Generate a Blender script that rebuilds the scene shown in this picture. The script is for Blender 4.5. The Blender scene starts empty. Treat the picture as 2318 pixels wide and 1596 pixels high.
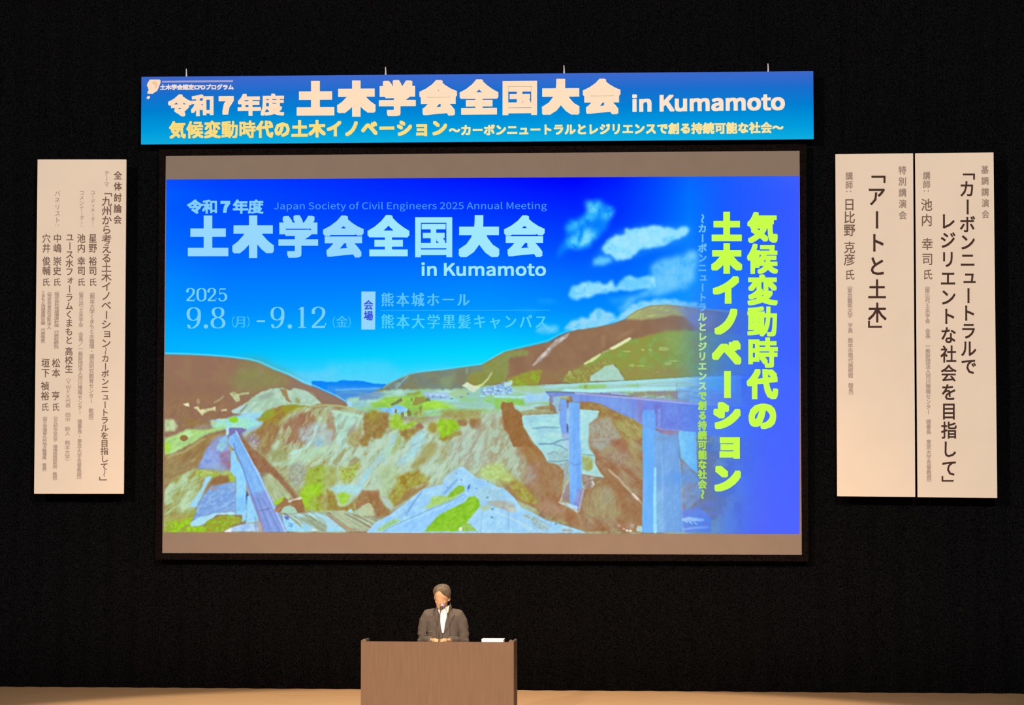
import bpy, bmesh, math, random
import numpy as np
from mathutils import Vector, Matrix
from mathutils.bvhtree import BVHTree
random.seed(4)
scene = bpy.context.scene
# ------------------------------------------------------------------ camera
W, H = 2318, 1596
F = 6450.0                       # focal length in pixels
CAM = Vector((3.2, 0.0, 3.2))
YAW, PITCH = math.radians(4.6), math.atan(0.0645)
PPX, PPY = W / 2, 594.0          # principal point: the frame is a crop, the lens is shifted
cd = bpy.data.cameras.new('camera'); cam = bpy.data.objects.new('camera', cd)
scene.collection.objects.link(cam); scene.camera = cam
cd.sensor_fit = 'HORIZONTAL'; cd.sensor_width = 36; cd.lens = 36 * F / W
cd.shift_y = -(H / 2 - PPY) / W; cd.clip_end = 200
cam.location = CAM
cam.rotation_euler = (math.pi / 2 + PITCH, 0, YAW)
_R = np.array(Matrix.Rotation(YAW, 3, 'Z') @ Matrix.Rotation(math.pi / 2 + PITCH, 3, 'X'))
def on_plane(px, py, Y):
    """point of the vertical plane at stage depth Y that stands at a place of the photograph"""
    px = np.asarray(px, float); py = np.asarray(py, float)
    d = np.stack([(px - PPX) / F, -(py - PPY) / F, -np.ones_like(px)], -1) @ _R.T
    t = (np.asarray(Y, float) - CAM.y) / d[..., 1]
    return np.array(CAM) + d * t[..., None]
def pt(px, py, Y): return Vector(on_plane(px, py, Y))
# ------------------------------------------------------------------ world, lamps, exposure
wd = bpy.data.worlds.new('world'); scene.world = wd; wd.use_nodes = True
wd.node_tree.nodes['Background'].inputs[0].default_value = (0.003, 0.003, 0.004, 1)
wd.node_tree.nodes['Background'].inputs[1].default_value = 1.0
def spot(name, loc, target, energy, col, angle, blend, radius):
    l = bpy.data.lights.new(name, 'SPOT'); l.energy = energy; l.color = col
    l.spot_size = math.radians(angle); l.spot_blend = blend; l.shadow_soft_size = radius
    o = bpy.data.objects.new(name, l); scene.collection.objects.link(o)
    o.location = loc; o.rotation_euler = (Vector(target) - Vector(loc)).to_track_quat('-Z', 'Y').to_euler()
    return o
WARM = (1.0, .87, .75)
spot('front_of_house_lamp', (-5, 2, 8.6), (-2.2, 36, 5.0), 25000, WARM, 36, .35, .25)
spot('front_of_house_lamp', (5, 2, 8.6), (2.2, 36, 5.0), 25000, WARM, 36, .35, .25)
spot('stage_lamp', (.1, 30.3, 10.6), (.1, 31.0, 0.0), 5600, (1.0, .76, .50), 67, .14, .15)
spot('added_warm_spot', (.5, 8, 9.0), (0, 31, 1.0), 23000, (1.0, .52, .22), 29, 1.0, .2)  # added spot that warms the lower screen margin, also lights lectern and speaker
scene.view_settings.view_transform = 'Standard'
scene.view_settings.look = 'None'
scene.view_settings.exposure = 0.0
scene.view_settings.gamma = 1.0
scene.view_settings.use_curve_mapping = False
# ------------------------------------------------------------------ helpers
COL = scene.collection
def lin(c):
    c = np.asarray(c, float) / 255.0
    return np.where(c <= .04045, c / 12.92, ((c + .055) / 1.055) ** 2.4)
def obj(name, verts, faces, m=None, parent=None, smooth=False):
    me = bpy.data.meshes.new(name); me.from_pydata([tuple(map(float, v)) for v in verts], [], faces)
    me.update()
    o = bpy.data.objects.new(name, me); COL.objects.link(o)
    if m: me.materials.append(m)
    if parent: o.parent = parent
    if smooth: me.shade_smooth()
    return o
def from_bm(name, bm, m=None, parent=None, smooth=False):
    me = bpy.data.meshes.new(name); bm.to_mesh(me); bm.free()
    o = bpy.data.objects.new(name, me); COL.objects.link(o)
    if m: me.materials.append(m)
    if parent: o.parent = parent
    if smooth: me.shade_smooth()
    return o
def tag(o, label, cat=None, group=None):
    o['label'] = label
    if cat: o['category'] = cat
    if group: o['group'] = group
    return o
def thing(name, loc, label, cat):
    o = bpy.data.objects.new(name, None); COL.objects.link(o); o.location = loc
    o.empty_display_size = .1
    return tag(o, label, cat)
def adopt(child, parent):
    """parent without moving"""
    child.parent = parent; child.matrix_parent_inverse = Matrix.Translation(parent.location).inverted()
def box_bm(x0, x1, y0, y1, z0, z1, bev=0.0, seg=2, bm=None):
    b = bm or bmesh.new()
    r = bmesh.ops.create_cube(b, size=1)
    for v in r['verts']:
        v.co = Vector(((x0 + x1) / 2 + v.co.x * (x1 - x0), (y0 + y1) / 2 + v.co.y * (y1 - y0), (z0 + z1) / 2 + v.co.z * (z1 - z0)))
    if bev:
        bmesh.ops.bevel(b, geom=list({e for v in r['verts'] for e in v.link_edges}), offset=bev, segments=seg, affect='EDGES')
    return b
def tube_bm(pts, rad, n=10, bm=None):
    b = bm or bmesh.new(); pts = [Vector(p) for p in pts]
    if not hasattr(rad, '__len__'): rad = [rad] * len(pts)
    rings = []
    for i, p in enumerate(pts):
        d = (pts[min(i + 1, len(pts) - 1)] - pts[max(i - 1, 0)]).normalized()
        q = d.to_track_quat('Z', 'Y')
        rings.append([b.verts.new(p + q @ Vector((math.cos(a) * rad[i], math.sin(a) * rad[i], 0))) for a in [2 * math.pi * k / n for k in range(n)]])
    for r0, r1 in zip(rings, rings[1:]):
        for k in range(n): b.faces.new((r0[k], r0[(k + 1) % n], r1[(k + 1) % n], r1[k]))
    b.faces.new(rings[0][::-1]); b.faces.new(rings[-1])
    return b
def mat(name, col, rough=.8, spec=.3, sheen=0, noise=0, nscale=20, stretch=(1, 1, 1), bump=0, bscale=None, metal=0, col2=None):
    m = bpy.data.materials.new(name); m.use_nodes = True
    nt = m.node_tree; b = nt.nodes['Principled BSDF']
    b.inputs['Base Color'].default_value = (*col, 1); b.inputs['Roughness'].default_value = rough
    b.inputs['Specular IOR Level'].default_value = spec; b.inputs['Metallic'].default_value = metal
    if sheen: b.inputs['Sheen Weight'].default_value = sheen
    tc = nt.nodes.new('ShaderNodeTexCoord'); mp = nt.nodes.new('ShaderNodeMapping')
    mp.inputs['Scale'].default_value = stretch
    nt.links.new(tc.outputs['Object'], mp.inputs['Vector'])
    if noise or col2 is not None:
        n = nt.nodes.new('ShaderNodeTexNoise'); n.inputs['Scale'].default_value = nscale; n.inputs['Detail'].default_value = 5
        nt.links.new(mp.outputs[0], n.inputs['Vector'])
        r = nt.nodes.new('ShaderNodeValToRGB')
        r.color_ramp.elements[0].position = .3; r.color_ramp.elements[1].position = .7
        c2 = col2 if col2 is not None else [c * (1 + noise) for c in col]
        c1 = col if col2 is not None else [c * (1 - noise) for c in col]
        r.color_ramp.elements[0].color = (*c1, 1); r.color_ramp.elements[1].color = (*c2, 1)
        nt.links.new(n.outputs['Fac'], r.inputs[0]); nt.links.new(r.outputs[0], b.inputs['Base Color'])
    if bump:
        n2 = nt.nodes.new('ShaderNodeTexNoise'); n2.inputs['Scale'].default_value = bscale or nscale * 3; n2.inputs['Detail'].default_value = 4
        nt.links.new(mp.outputs[0], n2.inputs['Vector'])
        bp = nt.nodes.new('ShaderNodeBump'); bp.inputs['Strength'].default_value = bump; bp.inputs['Distance'].default_value = .01
        nt.links.new(n2.outputs['Fac'], bp.inputs['Height']); nt.links.new(bp.outputs[0], b.inputs['Normal'])
    return m
def emit(name, col, strength=1.0):
    m = bpy.data.materials.new(name); m.use_nodes = True; nt = m.node_tree
    nt.nodes.clear(); e = nt.nodes.new('ShaderNodeEmission'); o = nt.nodes.new('ShaderNodeOutputMaterial')
    e.inputs[0].default_value = (*lin(col), 1); e.inputs[1].default_value = strength
    nt.links.new(e.outputs[0], o.inputs[0]); return m
def quad_panel(name, q, Y, thick, m, parent=None, bev=.004):
    """flat board standing at depth Y; q = four photo corners tl, tr, br, bl"""
    p = [Vector(on_plane(x, y, Y)) for x, y in q]
    bm = bmesh.new()
    f = [bm.verts.new(v) for v in p]; k = [bm.verts.new(v + Vector((0, thick, 0))) for v in p]
    bm.faces.new(f[::-1]); bm.faces.new(k)
    for i in range(4):
        j = (i + 1) % 4; bm.faces.new((f[i], f[j], k[j], k[i]))
    bmesh.ops.recalc_face_normals(bm, faces=bm.faces)
    if bev: bmesh.ops.bevel(bm, geom=bm.edges[:], offset=bev, segments=2, affect='EDGES')
    return from_bm(name, bm, m, parent)
# ------------------------------------------------------------------ materials
M = {}
M['drape'] = mat('black_drape', (.0036, .0037, .0045), 1, .0, noise=.95, nscale=60)
M['black_paint'] = mat('black_paint', (.004, .004, .0045), .9, .05, noise=.3, nscale=6)
M['floor'] = mat('stage_boards', (.50, .33, .19), .6, .2, col2=(.60, .41, .24), nscale=3, stretch=(.6, 9, 1), bump=.05, bscale=30)
M['wire'] = mat('steel_wire', (.003, .003, .003), .9, .0)
M['cord'] = mat('white_cord', (.62, .62, .66), .8, .2)
# ------------------------------------------------------------------ setting
DB = 37.55
def struct(o): o['kind'] = 'structure'; return o
struct(from_bm('floor', box_bm(-12, 13, 27, 38.7, -.9, 0), M['floor']))
struct(from_bm('wall_back', box_bm(-12, 13, 38.5, 38.7, 0, 11.2), M['black_paint']))
struct(from_bm('wall_left', box_bm(-12.2, -12, 27, 38.7, -.9, 11.2), M['black_paint']))
struct(from_bm('wall_right', box_bm(13, 13.2, 27, 38.7, -.9, 11.2), M['black_paint']))
struct(from_bm('ceiling', box_bm(-12.2, 13.2, 27, 38.7, 11.2, 11.4), M['black_paint']))
# black drape across the back of the stage, hung in shallow pleats
def drape(name, x0, x1, y, z0, z1, amp, pitch, label, seed):
    rnd = random.Random(seed)
    nx = int((x1 - x0) / pitch * 8); xs = np.linspace(x0, x1, nx)
    ph = np.cumsum(np.array([rnd.uniform(.8, 1.25) for _ in xs])) * (2 * math.pi / 8)
    zs = np.linspace(z0, z1, 9); V = []; Fc = []
    for i, z in enumerate(zs):
        k = .55 + .45 * (1 - i / 8)
        for x, p in zip(xs, ph): V.append((x, y + amp * k * math.sin(p) + .01 * math.sin(p * .37 + i), z))
    for i in range(8):
        for k in range(nx - 1): Fc.append((i * nx + k, i * nx + k + 1, (i + 1) * nx + k + 1, (i + 1) * nx + k))
    o = obj(name, V, Fc, M['drape'], smooth=True)
    s = o.modifiers.new('thick', 'SOLIDIFY'); s.thickness = .008
    return tag(o, label, 'curtain')
drape('stage_curtain', -11.6, 12.6, DB + .05, .0, 11.15, 0.022, .34, 'black stage curtain hanging across the whole back of the stage', 5)
# ------------------------------------------------------------------ lettering
_tc = bpy.data.curves.new('glyph_source', 'FONT'); _tc.size = 1.0; _tc.resolution_u = 3
_bf = None
try:      # Blender's own interface typeface for the Latin words
    _if = bpy.data.fonts.load(bpy.utils.system_resource('DATAFILES') + '/fonts/Noto Sans CJK Regular.woff2')
except Exception:
    _if = None
_to = bpy.data.objects.new('glyph_source', _tc); COL.objects.link(_to)
_gl = {}
def glyph(s, res=3):
    """flat triangulated outline of a character or word, in em units, from Blender's own built-in font"""
    k = (s, res)
    if k not in _gl:
        _tc.body = s; _tc.resolution_u = res
        _old = _tc.font
        if _if and s.isascii(): _tc.font = _if
        dg = bpy.context.evaluated_depsgraph_get(); dg.update()
        me = _to.evaluated_get(dg).to_mesh()
        v = np.zeros(len(me.vertices) * 3, np.float32); me.vertices.foreach_get('co', v)
        f = [tuple(p.vertices) for p in me.polygons]
        _to.evaluated_get(dg).to_mesh_clear()
        if _if and s.isascii(): _tc.font = _old
        _gl[k] = (v.reshape(-1, 3)[:, :2].copy(), f)
    return _gl[k]
ROT = set('ー～〜（）：-')
DENSE = {'国': .52, '会': .74, '学': .70, '全': .80, '度': .62, '和': .68, '年': .78, '令': .8, '気': .76, '候': .68, '変': .74, '動': .58, '時': .68, '代': .9, '土': 1.1, '木': 1.05, '大': 1.1, '７': 1.3}
SMALL = set('ァィゥェォャュョッ')
class Text:
    def __init__(s, Y): s.Y = Y; s.v = []; s.f = []; s.n = 0; s.layer = 0
    def put(s, uv, faces, px, py, lay=0):
        P_ = on_plane(px, py, s.Y - .0005 * lay)
        s.v.append(P_); n = s.n
        s.f.extend([tuple(i + n for i in t) for t in faces]); s.n += len(P_)
    def char(s, c, cx, cy, w, h, bold=0, bx=None, rot=0, res=2, slope=0.0, drift=0.0):
        if c == ' ' or c == '　': return
        uv, fc = glyph('111' if c == '壱' else c, res)
        if not len(uv): return
        if c == '壱': uv = (uv - uv.min(0)) / (uv.max(0) - uv.min(0)) * np.array([.86, .8]) + np.array([EMX - .43, EMY - .4])
        u = (uv[:, 0] - EMX) * EMK; v = (uv[:, 1] - EMY) * EMK
        if rot: u, v = v, -u
        offs = [(0, 0)]
        bx = bold if bx is None else bx
        if bold or bx:
            kk = DENSE.get(c, 1.0); bold *= kk; bx *= kk
            if max(bold, bx) > 2.5: st5 = (-1, -.5, 0, .5, 1)
            else: st5 = (-1, 0, 1)
            w -= 1.8 * bx; h -= 1.8 * bold
            offs = [(a * bx, b * bold) for a in st5 for b in st5]
            if not bold: offs = [(a * bx, 0) for a in (-1, 0, 1)]
        for k, (ox, oy) in enumerate(offs):
            X = cx + u * w + ox
            Yp = cy - v * h + oy + slope * (u * w)
            s.put(uv, fc, X + drift * (Yp - cy), Yp, k)
    def row(s, t, x0, x1, y0, y1, slope=0.0, **k):
        """characters evenly spaced; y0..y1 = ink top and bottom at x0"""
        n = len(t); p = (x1 - x0) / n; e = (y1 - y0) / .92
        w = k.pop('w', min(p * 1.0, e * 1.15))
        for i, c in enumerate(t):
            cx = x0 + p * (i + .5); s.char(c, cx, (y0 + y1) / 2 + slope * (cx - x0), w, e, slope=slope, **k)
        return s
    def column(s, t, x0, x1, y0, y1, w, h=None, **k):
        """vertical writing from (x0, y0) to (x1, y1): tops and bottoms of the ink"""
        n = len(t); p = (y1 - y0) / n; h = h or w
        for i, c in enumerate(t):
            cy = y0 + p * (i + .5); cx = x0 + (x1 - x0) * (cy - y0) / (y1 - y0)
            r = 0
            if c in ROT: r = 1
            c2 = {'「': '﹁', '」': '﹂'}.get(c, c)
            if c in SMALL: cx += w * .1; cy -= h * .08
            s.char(c2, cx, cy, w, h, rot=r, **k)
        return s
    def fit(s, t, x0, x1, y0, y1, slope=0.0, bold=0, bx=None, res=3):
        """word fitted to the ink rectangle"""
        uv, fc = glyph(t, res); a, b = uv.min(0), uv.max(0)
        u = (uv[:, 0] - a[0]) / (b[0] - a[0]); v = (uv[:, 1] - a[1]) / (b[1] - a[1])
        bx = bold if bx is None else bx
        offs = [(i * bx, j * bold) for i in (-1, 0, 1) for j in (-1, 0, 1)] if (bold or bx) else [(0, 0)]
        for k, (ox, oy) in enumerate(offs):
            X = x0 + bx + u * (x1 - x0 - 2 * bx) + ox
            s.put(uv, fc, X, y1 - bold - v * (y1 - y0 - 2 * bold) + oy + slope * (X - x0), k)
        return s
    def poly(s, pts, lay=0):
        a = np.array(pts, float); s.put(a, [tuple(range(len(a)))], a[:, 0], a[:, 1], lay); return s
    def stroke(s, pts, x0, x1, y0, y1, thin=.05, thick=.2, closed=False, dense=8, fixed=None):
        """pen stroke whose width follows its direction, as in a roman book face"""
        p = np.array(pts, float); n = len(p)
        if closed: p = np.vstack([p[-1:], p, p[:2]])
        else: p = np.vstack([2 * p[0] - p[1], p, 2 * p[-1] - p[-2]])
        c = []
        for i in range(1, len(p) - 2):
            for t in np.linspace(0, 1, dense, endpoint=False):
                a, b, d, e = p[i - 1], p[i], p[i + 1], p[i + 2]
                c.append(.5 * ((2 * b) + (d - a) * t + (2 * a - 5 * b + 4 * d - e) * t * t + (-a + 3 * b - 3 * d + e) * t ** 3))
        if not closed: c.append(p[-2])
        c = np.array(c); sx, sy = x1 - x0, y1 - y0
        P_ = np.stack([x0 + c[:, 0] * sx, y1 - c[:, 1] * sy], 1)
        T = np.roll(P_, -1, 0) - np.roll(P_, 1, 0)
        if not closed: T[0] = P_[1] - P_[0]; T[-1] = P_[-1] - P_[-2]
        T /= np.linalg.norm(T, axis=1)[:, None] + 1e-9
        wd_ = (thin + (thick - thin) * np.abs(T[:, 1]) ** 1.5) * sx if fixed is None else np.full(len(P_), fixed * sx)
        N = np.stack([-T[:, 1], T[:, 0]], 1) * (wd_ / 2)[:, None]
        A, B_ = P_ + N, P_ - N; m = len(A); V = np.vstack([A, B_])
        fc = [(i, (i + 1) % m, m + (i + 1) % m, m + i) for i in range(m if closed else m - 1)]
        s.put(V, fc, V[:, 0], V[:, 1], 1); return s
    def digit(s, d, x0, x1, y0, y1, **k):
        g = lambda p, **q: s.stroke(p, x0, x1, y0, y1, **{**k, **q})
        if d == '0': g([(.5, .97), (.17, .84), (.1, .5), (.17, .16), (.5, .03), (.83, .16), (.9, .5), (.83, .84)], closed=True)
        if d == '2':
            g([(.14, .70), (.17, .86), (.34, .96), (.52, .97), (.74, .88), (.8, .72), (.7, .52), (.45, .32), (.2, .14), (.1, .06)])
            g([(.06, .06), (.5, .06), (.86, .06)], fixed=.13); g([(.84, .06), (.94, .24)], fixed=.05); g([(.14, .66), (.15, .76)], fixed=.2)
        if d == '5':
            g([(.2, .93), (.5, .93), (.82, .93)], fixed=.12); g([(.2, .93), (.18, .54)], fixed=.06)
            g([(.18, .54), (.4, .62), (.66, .58), (.82, .44), (.84, .24), (.68, .08), (.4, .02), (.18, .1)]); g([(.14, .12), (.16, .22)], fixed=.2)
        if d == '9':
            g([(.5, .97), (.22, .88), (.14, .68), (.22, .47), (.48, .38), (.76, .48), (.86, .68), (.78, .88)], closed=True)
            g([(.86, .68), (.85, .45), (.74, .2), (.5, .05), (.28, .03), (.16, .12)]); g([(.16, .1), (.18, .18)], fixed=.18)
        if d == '8':
            g([(.5, .97), (.24, .9), (.19, .75), (.28, .6), (.5, .52), (.74, .6), (.81, .75), (.75, .9)], closed=True)
            g([(.5, .52), (.2, .42), (.12, .26), (.22, .09), (.5, .03), (.78, .09), (.88, .26), (.78, .42)], closed=True)
        if d == '1':
            g([(.5, .98), (.5, .03)], fixed=.24); g([(.2, .035), (.8, .035)], fixed=.07); g([(.24, .86), (.48, .97)], fixed=.07)
        return s
    def build(s, m, parent, label=None, stuff=False):
        V = np.vstack(s.v); me = bpy.data.meshes.new('lettering'); me.from_pydata(V.tolist(), [], s.f); me.update()
        me.materials.append(m); o = bpy.data.objects.new('lettering', me); COL.objects.link(o)
        if parent: adopt(o, parent)
        if label: o['label'] = label
        if stuff: o['kind'] = 'stuff'
        return o
_g = glyph('国')[0]
EMX = float((_g[:, 0].min() + _g[:, 0].max()) / 2); EMY = float((_g[:, 1].min() + _g[:, 1].max()) / 2)
EMK = .90 / float(_g[:, 1].max() - _g[:, 1].min())
print('EM', EMX, EMY, EMK, _g.min(0), _g.max(0))
# ------------------------------------------------------------------ projection screen with the projected slide
YS = 37.20
M['screen'] = mat('grey_screen_cloth', (.225, .182, .152), .95, .0, noise=.03, nscale=4)
M['mask'] = mat('black_screen_masking', (.006, .0045, .0045), .9, .0, noise=.5, nscale=40)
sq = [(375, 353), (1810, 341), (1815, 1256), (367, 1252)]
scr = thing('projection_screen', pt(1090, 1254, YS), 'large projection screen with a black border showing a blue conference slide', 'screen')
adopt(quad_panel('screen_cloth', sq, YS, .02, M['screen'], bev=0), scr)
oq = [(360, 338), (1825, 326), (1830, 1271), (352, 1267)]
bm = bmesh.new()
inn = [bm.verts.new(pt(x, y, YS - .01)) for x, y in sq]; out = [bm.verts.new(pt(x, y, YS - .01)) for x, y in oq]
r = [bm.faces.new((out[i], out[(i + 1) % 4], inn[(i + 1) % 4], inn[i])) for i in range(4)]
e = bmesh.ops.extrude_face_region(bm, geom=r)
bmesh.ops.translate(bm, vec=(0, .05, 0), verts=[v for v in e['geom'] if isinstance(v, bmesh.types.BMVert)])
bmesh.ops.recalc_face_normals(bm, faces=bm.faces)
adopt(from_bm('border', bm, M['mask']), scr)
for x in (470, 1090, 1710):
    a = pt(x, 330, YS + .015); adopt(from_bm('suspension_wire', tube_bm([a, (a.x, a.y, 11.19)], .0025, 6), M['wire']), scr)
# ---------------------------------------------------------------- slide picture (flat projected print) painted with numpy
X0, Y0, CW, CH = 366, 392, 1452, 824
def _hash(ix, iy, seed):
    n = (ix * 374761393 + iy * 668265263 + seed * 974634777) & 0xFFFFFFFF
    n = ((n ^ (n >> 13)) * 1274126177) & 0xFFFFFFFF
    return ((n ^ (n >> 16)) & 0xFFFF).astype(np.float32) / 65535.0
def vnoise(x, y, seed):
    fx = np.floor(x); fy = np.floor(y)
    ix = fx.astype(np.int64); iy = fy.astype(np.int64)
    tx = (x - fx).astype(np.float32); ty = (y - fy).astype(np.float32)
    tx = tx * tx * (3 - 2 * tx); ty = ty * ty * (3 - 2 * ty)
    a = _hash(ix, iy, seed); b = _hash(ix + 1, iy, seed)
    c = _hash(ix, iy + 1, seed); d = _hash(ix + 1, iy + 1, seed)
    return (a + (b - a) * tx) * (1 - ty) + (c + (d - c) * tx) * ty
def fbm(x, y, scale, seed, octv=4, ang=0.0, st=1.0):
    ca, sa = math.cos(math.radians(ang)), math.sin(math.radians(ang))
    u = (x * ca + y * sa) / (scale * st); v = (-x * sa + y * ca) / scale
    s = 0; amp = 0.5; tot = 0
    for o in range(octv):
        s = s + amp * vnoise(u, v, seed + o * 17); tot += amp
        amp *= 0.55; u = u * 2.03 + 5.1; v = v * 2.03 + 9.7
    return s / tot
yy, xx = np.mgrid[0:CH, 0:CW].astype(np.float32)
xx += X0; yy += Y0
IMG = np.zeros((CH, CW, 3), np.float32)
_seed = [3]
_O = [0.0, 0.0, 1.0]
def O(x, y, s): _O[:] = [x, y, s]
def _pts(p): return [(_O[0] + a / _O[2], _O[1] + b / _O[2]) for a, b in zip(p[0::2], p[1::2])]
def _blur(m, r):
    r = int(round(r))
    if r < 1: return m
    for ax in (0, 1):
        for _ in range(2):
            pad = [(0, 0), (0, 0)]; pad[ax] = (r + 1, r)
            c = np.cumsum(np.pad(m, pad, mode='edge'), axis=ax, dtype=np.float64)
            n = m.shape[ax]
            hi = np.take(c, range(2 * r + 1, 2 * r + 1 + n), axis=ax); lo = np.take(c, range(0, n), axis=ax)
            m = ((hi - lo) / (2 * r + 1)).astype(np.float32)
    return m
def _comp(sl, m, cols, a, ns, an):
    x, y = xx[sl], yy[sl]
    cols = np.array(cols, np.float32).reshape(-1, 3)
    cols = cols[np.argsort(cols @ np.array([.3, .6, .1], np.float32))]
    if len(cols) == 1:
        c = cols[0] * (0.965 + 0.07 * fbm(x, y, ns, _seed[0] + 5, 3, *an))[..., None]
    else:
        t = fbm(x, y, ns, _seed[0] + 5, 4, *an)
        t = np.clip((t - 0.28) / 0.44, 0, 1) * (len(cols) - 1)
        i = np.minimum(t.astype(int), len(cols) - 2); f = (t - i)[..., None]
        f = f * f * (3 - 2 * f)
        c = cols[i] * (1 - f) + cols[i + 1] * f
    m = (m * a)[..., None]
    IMG[sl] = IMG[sl] * (1 - m) + c * m
    _seed[0] += 7
def _box(x0, y0, x1, y1, p):
    ix0 = max(0, int(x0 - p - X0)); ix1 = min(CW, int(x1 + p - X0) + 1)
    iy0 = max(0, int(y0 - p - Y0)); iy1 = min(CH, int(y1 + p - Y0) + 1)
    return (slice(iy0, max(iy0 + 1, iy1)), slice(ix0, max(ix0 + 1, ix1)))
def P(p, cols, a=1.0, f=1, j=0.0, js=6, ns=10, an=(0, 1)):
    """filled outline: p = flat list of crop coordinates; f feather, j ragged edge"""
    q = _pts(p); X = [t[0] for t in q]; Y = [t[1] for t in q]
    sl = _box(min(X), min(Y), max(X), max(Y), 3 * f + j + 2)
    x, y = xx[sl], yy[sl]
    if j:
        x = x + (fbm(x, y, js, _seed[0], 3) - .5) * 2 * j; y = y + (fbm(xx[sl], yy[sl], js, _seed[0] + 3, 3) - .5) * 2 * j
    ins = np.zeros(x.shape, bool)
    n = len(q)
    for k in range(n):
        xa, ya = q[k]; xb, yb = q[(k + 1) % n]
        if ya == yb: continue
        c = ((ya > y) != (yb > y)) & (x < (xb - xa) * (y - ya) / (yb - ya) + xa)
        ins ^= c
    _comp(sl, _blur(ins.astype(np.float32), f), cols, a, ns, an)
def L(p, w, cols, a=1.0, f=1, j=0.0, ns=10, w2=None):
    """line of width w (photo px), tapering to w2"""
    q = _pts(p); X = [t[0] for t in q]; Y = [t[1] for t in q]
    w2 = w if w2 is None else w2
    sl = _box(min(X), min(Y), max(X), max(Y), max(w, w2) + 3 * f + j + 2)
    x, y = xx[sl], yy[sl]
    if j: x = x + (fbm(x, y, 5, _seed[0], 2) - .5) * 2 * j
    m = np.zeros(x.shape, np.float32); n = len(q) - 1
    for k in range(n):
        xa, ya = q[k]; xb, yb = q[k + 1]
        dx, dy = xb - xa, yb - ya; l2 = dx * dx + dy * dy + 1e-6
        t = np.clip(((x - xa) * dx + (y - ya) * dy) / l2, 0, 1)
        d = np.hypot(x - xa - t * dx, y - ya - t * dy)
        ww = w + (w2 - w) * (k + t) / n
        m = np.maximum(m, np.clip(ww / 2 - d + .5, 0, 1) * np.minimum(1, ww))
    _comp(sl, _blur(m, f), cols, a, ns, (0, 1))
def B(cx, cy, rx, ry, cols, a=1.0, ang=0, soft=.35, j=.35, js=8, ns=8, an=(0, 1)):
    """ragged blob; rx, ry in photo px"""
    (cx, cy), = _pts([cx, cy]); r = max(rx, ry) * (1 + j)
    sl = _box(cx - r, cy - r, cx + r, cy + r, 2)
    x, y = xx[sl] - cx, yy[sl] - cy
    ca, sa = math.cos(math.radians(ang)), math.sin(math.radians(ang))
    d = np.hypot((x * ca + y * sa) / rx, (-x * sa + y * ca) / ry)
    d = d + (fbm(xx[sl], yy[sl], js, _seed[0], 3) - .5) * 2 * j
    _comp(sl, np.clip((1 - d) / soft, 0, 1), cols, a, ns, an)
# sky
gy = [400, 440, 480, 560, 640, 700, 760, 800, 840, 870, 1220]
gx = [370, 500, 800, 1100, 1300, 1400, 1480, 1560, 1640, 1820]
G = [
 [(10,75,255),(0,60,255),(0,40,255),(0,15,255),(0,0,250),(0,25,255),(0,65,255),(10,100,255),(25,90,255),(65,95,255)],
 [(0,80,255),(0,62,255),(0,40,255),(0,25,255),(0,10,255),(0,30,255),(0,60,255),(0,100,255),(25,90,255),(60,90,255)],
 [(0,80,255),(0,65,255),(0,52,255),(0,40,255),(0,30,255),(0,35,255),(0,65,255),(0,105,255),(25,90,255),(60,90,255)],
 [(0,95,255),(0,85,255),(0,85,255),(0,80,255),(0,60,255),(0,65,255),(0,85,255),(10,115,255),(20,100,255),(60,90,255)],
 [(0,125,255),(0,112,255),(0,112,255),(0,118,255),(0,105,255),(0,100,255),(0,115,255),(20,135,255),(25,115,255),(60,90,255)],
 [(0,150,255),(0,140,255),(0,145,255),(0,150,255),(0,140,255),(0,140,255),(10,150,255),(20,150,255),(40,115,255),(65,95,255)],
 [(0,170,255),(0,170,255),(0,178,255),(0,190,255),(0,180,255),(0,180,255),(0,180,255),(20,150,255),(50,110,255),(65,95,255)],
 [(0,180,255),(0,190,255),(0,205,255),(0,215,255),(0,210,255),(0,200,255),(0,180,255),(20,150,255),(50,110,255),(65,95,255)],
 [(30,190,255),(30,200,255),(30,212,255),(40,218,255),(0,210,255),(0,200,255),(0,180,255),(20,150,255),(55,110,255),(68,98,255)],
 [(80,200,255),(80,205,255),(95,212,255),(60,218,255),(0,210,255),(0,200,255),(0,180,255),(40,150,255),(60,110,255),(70,100,255)],
 [(80,200,255),(80,205,255),(95,212,255),(60,218,255),(0,210,255),(0,200,255),(0,180,255),(60,150,255),(80,105,255),(80,100,255)]]
G = np.array(G, np.float32); G[1:5, :8, 1] += 12
def grid_col(x, y):
    fi = np.interp(y, gy, range(len(gy))); fj = np.interp(x, gx, range(len(gx)))
    i = np.minimum(fi.astype(int), len(gy) - 2); k = np.minimum(fj.astype(int), len(gx) - 2)
    a = (fi - i)[..., None]; b = (fj - k)[..., None]
    return (G[i, k] * (1 - b) + G[i, k + 1] * b) * (1 - a) + (G[i + 1, k] * (1 - b) + G[i + 1, k + 1] * b) * a
IMG[:] = grid_col(xx, yy)
# thin streaks of haze low in the sky
O(360,760,5.32)
P([900,330,2128,330,2128,430,1500,430,1200,380],(45,205,255),.6,8,4)
P([1500,440,2128,400,2128,560,1700,560],(100,208,250),.7,6,3)
O(740,760,5.32)
P([0,330,700,300,900,420,1500,360,1500,420,800,560,600,590,0,560],(90,212,250),.55,8,3)
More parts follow.
